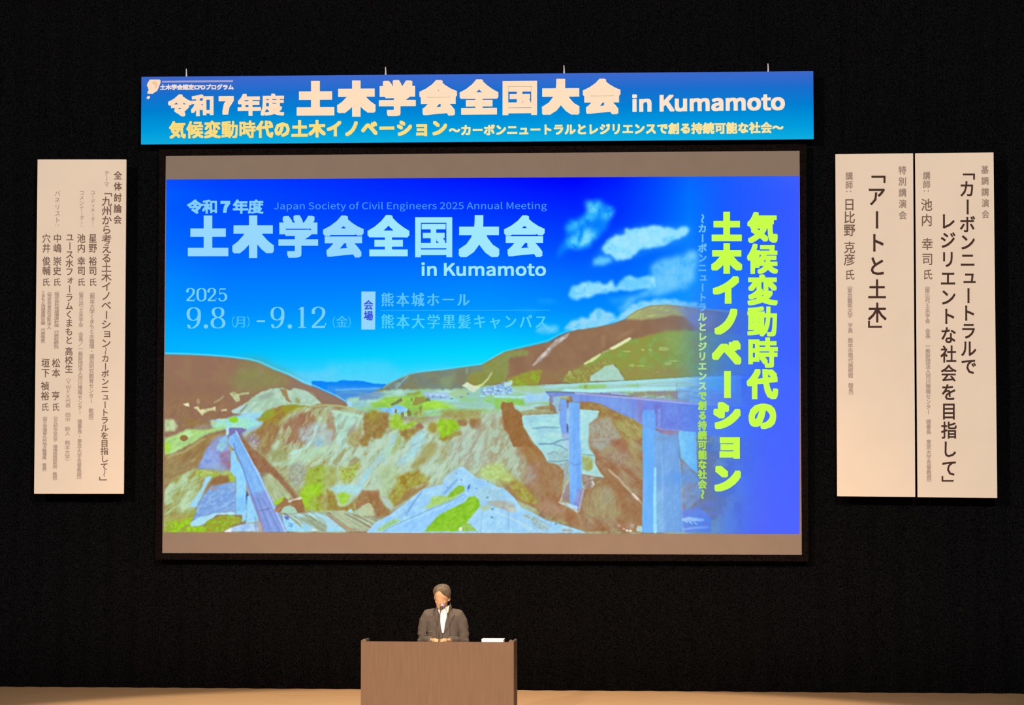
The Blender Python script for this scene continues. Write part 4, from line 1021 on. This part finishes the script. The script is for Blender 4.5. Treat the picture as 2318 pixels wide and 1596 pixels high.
def vcol(b, ink, items, lab=None):
    for t, x0, x1, y0, y1, w, bd in items:
        T = Text(YV - .003); T.column(t, x0, x1, y0, y1, w + 1.8 * bd, min(w * 1.1, (y1 - y0) / len(t) * 1.02) + 1.8 * bd, bold=bd, bx=bd)
        T.build(inks[ink], b, lab, w < 14)
L1 = upright([(85, 361), (286, 361), (280, 1118), (77, 1118)], 'wide cream upright banner crowded with small writing, alone left of the screen')
vcol(L1, 'm', [('全体討論会', 267, 266, 385, 510, 18, .35)])
vcol(L1, 'm', [('「九州から考える土木イノベーション', 242, 240, 424, 788, 23, .25), ('カーボンニュートラルを目指して', 238.5, 236, 803, 1065, 18, .25)])
vcol(L1, 'm', [('～', 239, 239, 786, 803, 15, .1), ('～', 236, 236, 1063, 1080, 15, .1), ('」', 236, 236, 1080, 1102, 23, .25)])
vcol(L1, 'm', [('星野', 210, 210, 529, 573, 19, .2), ('裕司', 210, 210, 581, 624, 19, .2), ('氏', 210, 210, 629, 649, 17, .1)])
vcol(L1, 'm', [('池内', 184, 184, 529, 573, 19, .2), ('幸司', 184, 184, 581, 624, 19, .2), ('氏', 184, 184, 629, 649, 17, .1)])
vcol(L1, 'm', [('ユース水フォーラムくまもと', 158, 156, 528, 780, 18, .2), ('高校生', 156, 156, 786, 845, 18, .2)])
vcol(L1, 'm', [('中嶋', 130, 130, 529, 573, 19, .2), ('崇史', 130, 129, 581, 624, 19, .2), ('氏', 129, 129, 629, 649, 17, .1), ('松本', 127, 127, 811, 856, 19, .2), ('亨', 126, 126, 885, 908, 19, .2), ('氏', 126, 126, 912, 932, 17, .1)])
vcol(L1, 'm', [('穴井', 105, 105, 529, 573, 19, .2), ('俊輔', 105, 105, 581, 624, 19, .2), ('氏', 104, 104, 629, 649, 17, .1), ('垣下', 103, 103, 811, 856, 19, .2), ('禎裕', 102, 102, 863, 908, 19, .2), ('氏', 102, 102, 912, 932, 17, .1)])
vcol(L1, 'g', [('テーマ', 242, 241, 386, 424, 12, 0), ('コーディネーター：', 210, 210, 431, 521, 11, 0), ('コメンテーター：', 185, 185, 431, 521, 11, 0), ('パネリスト：', 130, 130, 431, 521, 13, 0)])
vcol(L1, 'l', [('（熊本大学くまもと水循環・減災研究教育センター　教授）', 209, 206, 655, 958, 11.5, .25),
    ('（第壱代土木学会　会長／一般財団法人河川情報センター　理事長・東京大学名誉教授）', 184, 179, 653, 1092, 10.5, .25),
    ('（ＹＷＦＫ代表　田中　鈴人　熊本大学）', 155, 152, 850, 1050, 12, .15),
    ('（株式会社地域環境計画　代表取締役）', 129, 127, 655, 795, 11, .25), ('（北九州市立大学　環境技術研究所　教授）', 126, 124, 938, 1092, 10, .25),
    ('（特定非営利活動法人', 112, 111, 655, 746, 9.5, .25), ('くまもと流域連携会議　代表理事）', 98, 97, 658, 782, 10, .25),
    ('（国土交通省九州地方整備局　局長）', 102, 100, 938, 1072, 10, .25)])
R1 = upright([(1891, 349), (2067, 347), (2072, 1125), (1895, 1123.5)], 'cream upright banner with one large vertical title line, next right of the screen')
vcol(R1, 'd', [('「アートと土木', 1983, 1986, 366, 735, 42, .7)]); 
vcol(R1, 'd', [('」', 1986, 1986, 727, 771, 42, .5)])
vcol(R1, 'g', [('特別講演会', 2042.5, 2043.5, 373, 500, 18, .3)])
vcol(R1, 'g', [('講師', 1922, 1922, 389, 429, 17, .25), ('：', 1922, 1922, 429, 447, 17, .1)])
vcol(R1, 'm', [('日比野', 1922.5, 1923, 449, 536, 26, .3), ('克彦', 1923, 1923, 547, 602, 26, .2), ('氏', 1923.5, 1923.5, 608, 637, 22, .1)])
vcol(R1, 'l', [('（東京藝術大学　学長　熊本市現代美術館　館長）', 1923.5, 1926, 641, 901, 11.5, .3)])
R2 = upright([(2071.5, 347), (2249, 345), (2257.5, 1127.5), (2077, 1125.5)], 'cream upright banner with two large vertical title lines, outermost right of the screen')
vcol(R2, 'd', [('「カーボンニュートラルで', 2188.5, 2193, 368, 850, 36, .6)])
vcol(R2, 'd', [('レジリエントな社会を目指して', 2145, 2149, 480, 1082, 36, .6), ('」', 2149.5, 2149.5, 1078, 1114, 36, .5)])
vcol(R2, 'g', [('基調講演会', 2229, 2231, 372, 498, 17, .3)])
vcol(R2, 'g', [('講師', 2097.5, 2097.5, 388, 428, 17, .25), ('：', 2097.5, 2097.5, 428, 446, 17, .1)])
vcol(R2, 'm', [('池内', 2097.5, 2098, 447, 516, 26, .2), ('幸司', 2099, 2099.5, 536, 604, 26, .2), ('氏', 2100, 2100, 608, 636, 22, .1)])
vcol(R2, 'l', [('（第壱代土木学会　会長　一般財団法人河川情報センター　理事長　東京大学名誉教授）', 2099, 2103, 641, 1098, 11, .3)])
bpy.data.objects.remove(_to); bpy.data.curves.remove(_tc)
# ------------------------------------------------------------------ lectern
YL = 30.0
M['veneer'] = mat('lectern_veneer', (.096, .060, .037), .5, .2, col2=(.116, .073, .045), nscale=5, stretch=(7, 7, .6), bump=.03, bscale=60)
M['veneer_side'] = mat('lectern_edge_wood', (.085, .055, .037), .5, .2, noise=.15, nscale=12)
pl, pr = pt(817, 1452, YL), pt(1163, 1452, YL)
lx0, lx1, lz = pl.x, pr.x, pl.z
lec = thing('lectern', ((lx0 + lx1) / 2, YL + .25, 0), 'wide plain brown wooden lectern in front of the speaker', 'lectern')
def lp(name, *a, m='veneer', bev=.004): o = from_bm(name, box_bm(*a, bev=bev), M[m]); adopt(o, lec); return o
lp('front_panel', lx0 + .0, lx1 - .0, YL, YL + .025, .05, lz)
lp('side_panel', lx0, lx0 + .03, YL + .026, YL + .47, .05, lz + .004, m='veneer_side')
lp('side_panel', lx1 - .03, lx1, YL + .026, YL + .47, .05, lz + .004, m='veneer_side')
lp('desk_top', lx0 + .031, lx1 - .031, YL + .027, YL + .46, lz - .065, lz - .035, m='veneer_side')
lp('shelf', lx0 + .031, lx1 - .031, YL + .027, YL + .42, .55, .575, m='veneer_side')
lp('plinth', lx0 + .02, lx1 - .02, YL + .02, YL + .45, 0, .049, m='veneer_side')
# flared corner caps where the side panels meet the front
for x, s in ((lx0, 1), (lx1, -1)):
    bm = bmesh.new(); pr_ = [(0, 0), (0, .010), (.030, .027), (.042, .025), (.058, .004), (.058, 0)]
    a = [bm.verts.new((x + s * u, YL + .002, lz - .001 + w)) for u, w in pr_]; b = [bm.verts.new((x + s * u, YL + .03, lz - .001 + w)) for u, w in pr_]
    bm.faces.new(a); bm.faces.new(b[::-1])
    for i in range(6): j = (i + 1) % 6; bm.faces.new((a[i], a[j], b[j], b[i]))
    bmesh.ops.recalc_face_normals(bm, faces=bm.faces)
    adopt(from_bm('corner_cap', bm, M['veneer']), lec)
# white box of handouts on the desk
M['paper'] = mat('white_paper', (.93, .90, .84), .8, .2)
zd = lz - .034
bx0, bx1 = pt(1091, 1450, YL + .2).x, pt(1140, 1450, YL + .2).x
pb = thing('paper_box', ((bx0 + bx1) / 2, YL + .25, zd), 'low white box lying on the right end of the lectern', 'box')
adopt(from_bm('tray', box_bm(bx0, bx1, YL + .16, YL + .34, zd, zd + .05, bev=.003), M['paper']), pb)
adopt(from_bm('lid', box_bm(bx0 - .003, bx1 + .003, YL + .157, YL + .343, zd + .0425, zd + .053, bev=.003), M['paper']), pb)
# ------------------------------------------------------------------ speaker
YP = YL + .70
pc = pt(1003, 1400, YP).x
per = thing('person', (pc, YP, 0), 'person in a dark grey suit and white shirt speaking behind the lectern, head bowed', 'person')
M['skin'] = mat('skin', (.48, .30, .175), .55, .3, noise=.07, nscale=14)
M['suit'] = mat('grey_suit_cloth', (.085, .076, .070), .95, .1, noise=.10, nscale=22, bump=.25, bscale=40)
M['shirt'] = mat('white_shirt', (.92, .90, .87), .8, .2)
M['hair'] = mat('grey_hair', (.042, .034, .025), .6, .3, col2=(.14, .115, .085), nscale=40, stretch=(1, 1, .25), bump=.5, bscale=60)
M['shoe'] = mat('black_leather', (.01, .01, .01), .3, .5)
M['dark'] = mat('eye_line', (.22, .09, .05), .6, .2)
M['trouser'] = mat('dark_trousers', (.05, .045, .04), .9, .1, noise=.1)
def loft(bm, rings, n=24, p=2.0):
    """closed body from rings (centre, rx, ry, normal axis quaternion)"""
    R = []
    for c, rx, ry, q in rings:
        ring = []
        for k in range(n):
            a = 2 * math.pi * k / n; ca, sa = math.cos(a), math.sin(a)
            ring.append(bm.verts.new(Vector(c) + q @ Vector((rx * math.copysign(abs(ca) ** (2 / p), ca), ry * math.copysign(abs(sa) ** (2 / p), sa), 0))))
        R.append(ring)
    for a, b in zip(R, R[1:]):
        for k in range(n): bm.faces.new((a[k], a[(k + 1) % n], b[(k + 1) % n], b[k]))
    bm.faces.new(R[0][::-1]); bm.faces.new(R[-1])
I_ = Matrix.Identity(3).to_quaternion()
def torso(bm, g):
    loft(bm, [((0, .0, .90), .165 + g, .115 + g, I_), ((0, 0, .98), .16 + g, .112 + g, I_), ((0, .005, 1.08), .158 + g, .11 + g, I_), ((0, .01, 1.18), .168 + g, .112 + g, I_),
              ((0, .012, 1.27), .178 + g, .11 + g, I_), ((0, .012, 1.335), .172 + g, .098 + g, I_), ((0, .008, 1.375), .13 + g, .082 + g, I_), ((0, 0, 1.41), .068 + g, .066 + g, I_)], 32, 2.3)
def arm(bm, s, g, end=1.0):
    pts = [(.10, .01, 1.335, .062), (.165, .015, 1.325, .062), (.197, .02, 1.27, .055), (.214, .03, 1.20, .050), (.227, .04, 1.13, .046), (.231, .03, 1.075, .043), (.222, -.01, 1.055, .042), (.19, -.09, 1.068, .039), (.145, -.19, 1.09, .034), (.095, -.275, 1.098, .028)]
    if end > 1: pts += [(.07, -.325, 1.095, .025)]
    tube_bm([(s * x, y, z) for x, y, z, r in pts], [r + g for *_, r in pts], 16, bm)
def leg(bm, s, g, z0):
    pts = [(.085, .0, .93, .095), (.09, 0, .78, .085), (.092, -.005, .60, .07), (.093, -.008, .47, .056), (.095, .01, .32, .056), (.096, .015, .16, .042), (.097, .015, z0, .038)]
    tube_bm([(s * x, y, z) for x, y, z, r in pts], [r + g for *_, r in pts], 16, bm)
# head frame: bowed forward, turned a little to the audience's left
HQ = (Matrix.Rotation(math.radians(-9), 3, 'Z') @ Matrix.Rotation(math.radians(3), 3, 'Y') @ Matrix.Rotation(math.radians(17), 3, 'X'))
HO = Vector((-.008, -.03, 1.478)); HK = 1.0
def hd(x, y, z): return HO + HQ @ (Vector((x, y, z)) * HK)
HR = [(-.005, .022, .020, -.060), (.008, .040, .044, -.045), (.03, .055, .070, -.022), (.06, .064, .084, -.006), (.095, .071, .092, .0), (.13, .076, .097, .003), (.165, .076, .097, .006), (.195, .068, .088, .008), (.215, .053, .070, .010), (.228, .030, .042, .012), (.232, .010, .014, .012)]
def head(bm):
    q = HQ.to_quaternion()
    loft(bm, [(hd(0, y, z), rx, ry, q) for z, rx, ry, y in HR], 32, 2.15)
    tube_bm([(0, .03, 1.38), (-.003, .02, 1.45), hd(0, .03, .05)], [.060, .054, .05], 20, bm)
    tube_bm([hd(0, -.088, .118), hd(0, -.103, .088), hd(0, -.110, .070), hd(0, -.098, .062)], [.006, .010, .013, .008], 10, bm)   # nose
    for s in (-1, 1):
        tube_bm([hd(s * .013, -.096, .066), hd(s * .014, -.088, .064)], [.007, .006], 8, bm)
        tube_bm([hd(s * .074, .008, .062), hd(s * .080, .014, .085), hd(s * .082, .016, .108), hd(s * .076, .010, .122)], [.007, .012, .013, .008], 8, bm)   # ear
        tube_bm([hd(s * .014, -.090, .128), hd(s * .035, -.088, .132), hd(s * .055, -.074, .127)], [.006, .008, .005], 8, bm)   # brow
        tube_bm([hd(s * .022, -.082, .112), hd(s * .036, -.080, .112), hd(s * .048, -.074, .111)], [.005, .0085, .005], 8, bm)   # lid
        tube_bm([hd(s * .045, -.068, .08), hd(s * .055, -.050, .07)], [.012, .010], 8, bm)
    tube_bm([hd(-.024, -.081, .040), hd(0, -.093, .042), hd(.024, -.081, .040)], [.004, .007, .004], 8, bm)
    tube_bm([hd(-.020, -.079, .031), hd(0, -.089, .030), hd(.020, -.079, .031)], [.004, .007, .004], 8, bm)
    tube_bm([hd(-.014, -.078, .008), hd(.014, -.078, .008)], [.013, .013], 8, bm)
def hand(bm, s):
    w = Vector((s * .07, -.325, 1.095)); c = Vector((s * .048, -.375, 1.092))
    tube_bm([w, c, Vector((s * .036, -.40, 1.090))], [.024, .033, .026], 14, bm)
    for k in range(4):
        o = Vector((s * (.052 - .016 * k), -.405 + .004 * k, 1.094)); ln = (.030, .035, .033, .026)[k]
        d1 = Vector((-s * .35, -1, .05)).normalized(); d2 = Vector((-s * .5, -.55, -.55)).normalized()
        p1 = o + d1 * ln; p2 = p1 + d2 * ln * .62; p3 = p2 + Vector((-s * .4, .1, -.6)).normalized() * ln * .35
        tube_bm([o - d1 * .02, p1, p2, p3], [.0092, .0085, .0075, .006], 8, bm)
    t0 = Vector((s * .030, -.365, 1.10)); tube_bm([t0, t0 + Vector((-s * .018, -.022, .010)), t0 + Vector((-s * .022, -.048, .008))], [.012, .0095, .0075], 8, bm)
def solid(name, bm, vox, m, smooth_it=6, parent=per, sub=False):
    bmesh.ops.recalc_face_normals(bm, faces=bm.faces)
    o = from_bm(name, bm, m, None)
    r = o.modifiers.new('r', 'REMESH'); r.mode = 'VOXEL'; r.voxel_size = vox; r.use_smooth_shade = True
    s = o.modifiers.new('s', 'SMOOTH'); s.iterations = smooth_it; s.factor = .5
    dg = bpy.context.evaluated_depsgraph_get(); me = bpy.data.meshes.new_from_object(o.evaluated_get(dg))
    o.modifiers.clear(); old = o.data; o.data = me; bpy.data.meshes.remove(old); me.shade_smooth()
    if not len(me.materials): me.materials.append(m)
    o.parent = parent
    return o
def rise(bm):
    for v in bm.verts: v.co.z *= 1.035
bm = bmesh.new(); torso(bm, -.01)
for s in (-1, 1): arm(bm, s, -.008, 2); hand(bm, s); leg(bm, s, -.01, .05); tube_bm([(s * .097, .05, .035), (s * .1, -.06, .03), (s * .105, -.15, .02)], [.03, .032, .018], 10, bm)
rise(bm); head(bm)
body = solid('body', bm, .0055, M['skin'], 3)
bm = bmesh.new(); torso(bm, .012)
loft(bm, [((0, .0, .80), .195, .135, I_), ((0, 0, .92), .185, .13, I_), ((0, .005, 1.06), .172, .124, I_), ((0, .01, 1.16), .178, .124, I_)], 32, 2.3)
for s in (-1, 1):
    arm(bm, s, .012)
    tube_bm([(s * .055, .035, 1.385), (s * .11, .02, 1.372), (s * .17, .015, 1.350)], [.028, .034, .050], 14, bm)
rise(bm)
jacket = solid('jacket', bm, .008, M['suit'], 5)
# cloth creases at elbows and waist
for v in jacket.data.vertices:
    c = v.co; side = abs(c.x)
    a = .0022 * math.sin(c.z * 62 + c.x * 55 + 4 * math.sin(c.y * 18)) * min(1, .25 + max(0, side - .12) * 10) * max(0, min(1, (1.34 - c.z) / .15))
    n_ = Vector((c.x, c.y * 1.4, 0)); n_.normalize(); v.co += n_ * a
bm = bmesh.new()
for s in (-1, 1): leg(bm, s, .008, .055)
loft(bm, [((0, .0, .84), .165, .125, I_), ((0, 0, .95), .16, .12, I_), ((0, 0, 1.0), .155, .115, I_)], 28, 2.2)
rise(bm)
solid('trousers', bm, .012, M['trouser'], 4)
for s in (-1, 1):
    bm = bmesh.new(); tube_bm([(s * .097, .075, .045), (s * .1, .02, .05), (s * .102, -.08, .045), (s * .106, -.17, .032), (s * .107, -.19, .03)], [.034, .044, .043, .034, .018], 14, bm)
    for v in bm.verts: v.co.z = max(v.co.z, .002)
    solid('shoe', bm, .006, M['shoe'], 3)
# hair: cap over the skull with a hairline that recedes above the forehead
def hairline(a):
    """lowest kept height round the head; a = 0 at the face, positive towards the audience's right"""
    t = abs(math.degrees(a)); s = 1 if a > 0 else 0
    xs = ([0, 12, 28, 45, 60, 75, 90, 100, 125, 180], [.215, .210, .196, .178, .168, .150, .115, .085, .040, .02]) if not s else ([0, 8, 20, 35, 50, 65, 80, 95, 120, 180], [.212, .205, .185, .165, .150, .138, .110, .075, .04, .02])
    return float(np.interp(t, *xs))
bm = bmesh.new(); nH = 72; zs = np.linspace(.02, .236, 34)
HZ = [r[0] for r in HR]
rows = []
for z in zs:
    rx = np.interp(z, HZ, [r[1] for r in HR]); ry = np.interp(z, HZ, [r[2] for r in HR]); yc = np.interp(z, HZ, [r[3] for r in HR])
    row = []
    for k in range(nH):
        a = -math.pi + 2 * math.pi * k / nH      # 0 = face (-y)
        hl = hairline(a); fade = max(0, min(1, (z - hl) / .02))
        off = .002 + .011 * fade + .003 * math.sin(a * 17 + z * 60) * fade + (.006 if abs(a) > .5 else .002)
        zz = z + .006 * fade * (1 if z > .2 else 0)
        x_, y_ = math.sin(a), -math.cos(a)
        row.append((bm.verts.new(hd(x_ * (rx + off), yc + y_ * (ry + off), max(zz, hl - .004))), z >= hl - .006))
    rows.append(row)
for i in range(len(rows) - 1):
    for k in range(nH):
        q = [rows[i][k], rows[i][(k + 1) % nH], rows[i + 1][(k + 1) % nH], rows[i + 1][k]]
        if q[2][1] and q[3][1]: bm.faces.new([t[0] for t in q])
top = bm.verts.new(hd(0, .012, .249))
for k in range(nH): bm.faces.new((rows[-1][k][0], rows[-1][(k + 1) % nH][0], top))
bmesh.ops.delete(bm, geom=[v for v in bm.verts if not v.link_faces], context='VERTS')
bmesh.ops.recalc_face_normals(bm, faces=bm.faces)
hair = from_bm('hair', bm, M['hair'], per, True)
sd = hair.modifiers.new('t', 'SOLIDIFY'); sd.thickness = .006; sd.offset = -1
# things draped on the figure: patches that follow the surface beneath
def bvh_of(o): return BVHTree.FromPolygons([v.co.copy() for v in o.data.vertices], [p.vertices[:] for p in o.data.polygons])
BJ, BB = bvh_of(jacket), bvh_of(body)
def patch(name, poly, off, m, trees, thick=.004, parent=per, cuts=3):
    bm = bmesh.new()
    f = bm.faces.new([bm.verts.new((x, y, 0)) for x, y in poly])
    bmesh.ops.triangulate(bm, faces=[f]); bmesh.ops.subdivide_edges(bm, edges=bm.edges[:], cuts=cuts, use_grid_fill=True)
    bmesh.ops.triangulate(bm, faces=bm.faces[:])
    org = Vector(CAM) - per.location
    for v in bm.verts:
        d = (pt(v.co.x, v.co.y, YP) - CAM).normalized(); best = None
        for t in trees:
            h = t.ray_cast(org, d)
            if h[0] is not None and (best is None or h[3] < best): best = h[3]
        if best is None: best = (pt(v.co.x, v.co.y, YP - .05) - CAM).length
        v.co = org + d * (best - off)
    bmesh.ops.recalc_face_normals(bm, faces=bm.faces)
    o = from_bm(name, bm, m, parent, True)
    s = o.modifiers.new('t', 'SOLIDIFY'); s.thickness = thick; s.offset = 0
    return o
patch('shirt', [(1000, 1378), (1013, 1376), (1011, 1398), (1007.5, 1412), (1004.5, 1433), (1000.5, 1434), (997.5, 1420), (996.5, 1405), (997, 1388)], .006, M['shirt'], [BJ, BB])
bm = bmesh.new(); NC = 40; ring = []
for k in range(NC + 1):
    a = math.radians(22 + 316 * k / NC) ; x_, y_ = math.sin(a), -math.cos(a); fr = max(0, -y_)
    ring.append([bm.verts.new((x_ * (.066 + u * .006), .018 + y_ * (.064 + u * .010), 1.395 + .058 * (1 - u) - fr * .028 + .01 * u)) for u in (0, .5, 1)])
for p, q in zip(ring, ring[1:]):
    for u in (0, 1): bm.faces.new((p[u], q[u], q[u + 1], p[u + 1]))
bmesh.ops.recalc_face_normals(bm, faces=bm.faces)
o = from_bm('collar', bm, M['shirt'], per, True); sd = o.modifiers.new('t', 'SOLIDIFY'); sd.thickness = .004
patch('collar_wing', [(1009, 1376), (1017, 1370), (1016.5, 1378), (1014, 1388), (1008, 1381)], .009, M['shirt'], [BJ])
patch('collar_wing', [(993, 1374), (999, 1380), (999.5, 1386), (996, 1394), (992, 1384)], .009, M['shirt'], [BJ])
patch('lapel', [(988.5, 1371), (991.5, 1377), (994.5, 1392), (996.5, 1405), (998, 1420), (1001.5, 1436), (993, 1420), (984, 1403), (986.5, 1394), (981, 1390)], .010, M['suit'], [BJ], cuts=2)
patch('lapel', [(1019, 1364), (1022, 1372), (1025, 1388), (1030, 1393), (1025, 1399), (1018, 1416), (1003.5, 1437), (1005.5, 1430), (1008.5, 1412), (1012, 1398), (1016, 1380)], .010, M['suit'], [BJ], cuts=2)
patch('pocket_flap', [(964, 1430), (978, 1428), (979, 1431.5), (965, 1434)], .006, M['suit'], [BJ], cuts=1)
for s in (-1, 1):
    def hp(x, y, z):
        # place on the face in head coordinates, put just proud of the skin
        return hd(s * x, y, z)
    for nm, pts, r, mm in (('eyebrow', [(.016, -.1, .134), (.034, -.1, .139), (.054, -.085, .132)], .0028, M['hair']), ('eyelid_line', [(.022, -.1, .106), (.036, -.1, .104), (.050, -.085, .107)], .0022, M['dark'])):
        q = []
        for x, y, z in pts:
            a = hp(x, -.2, z); d = (HQ @ Vector((0, 1, 0))).normalized(); h = BB.ray_cast(a, d)
            q.append(h[0] if h[0] is not None else hp(x, y, z))
        from_bm(nm, tube_bm(q, [r * .6, r, r * .6], 8), mm, per, True)
# ------------------------------------------------------------------ microphone on a bent stalk
M['mic'] = mat('mic_grille', (.26, .22, .26), .45, .5, metal=.2, bump=.3, bscale=300)
M['stalk'] = mat('mic_stalk', (.05, .035, .035), .4, .5)
mb = pt(993.5, 1447, YL + .17); zb = zd
mic = thing('microphone', (mb.x, YL + .17, zb), 'silver headed microphone on a thin stalk in front of the speaker', 'microphone')
bm = bmesh.new(); tube_bm([(mb.x, YL + .17, zb), (mb.x, YL + .17, zb + .012), (mb.x, YL + .17, zb + .020)], [.045, .045, .02], 24, bm); adopt(from_bm('base', bm, M['stalk'], None, False), mic)
c0 = Vector((mb.x, YL + .17, zb + .018)); c1 = pt(994.5, 1405, YL + .19); c2 = pt(996.5, 1386, YL + .25); c3 = pt(998.5, 1379, YL + .32)
adopt(from_bm('stalk', tube_bm([c0, c0.lerp(c1, .5), c1, c2, c3], .0055, 8), M['stalk'], None, True), mic)
h0, h1 = pt(998.5, 1378.5, YL + .33), pt(1002.8, 1368.5, YL + .42); dh = (h1 - h0)
adopt(from_bm('collar', tube_bm([h0 - dh * .25, h0, h0 + dh * .35], [.008, .015, .019], 16), M['stalk'], None, True), mic)
adopt(from_bm('grille', tube_bm([h0 + dh * .32, h0 + dh * .5, h0 + dh * .8, h0 + dh * 1.1, h0 + dh * 1.25, h0 + dh * 1.3], [.020, .026, .028, .023, .012, .003], 20), M['mic'], None, True), mic)
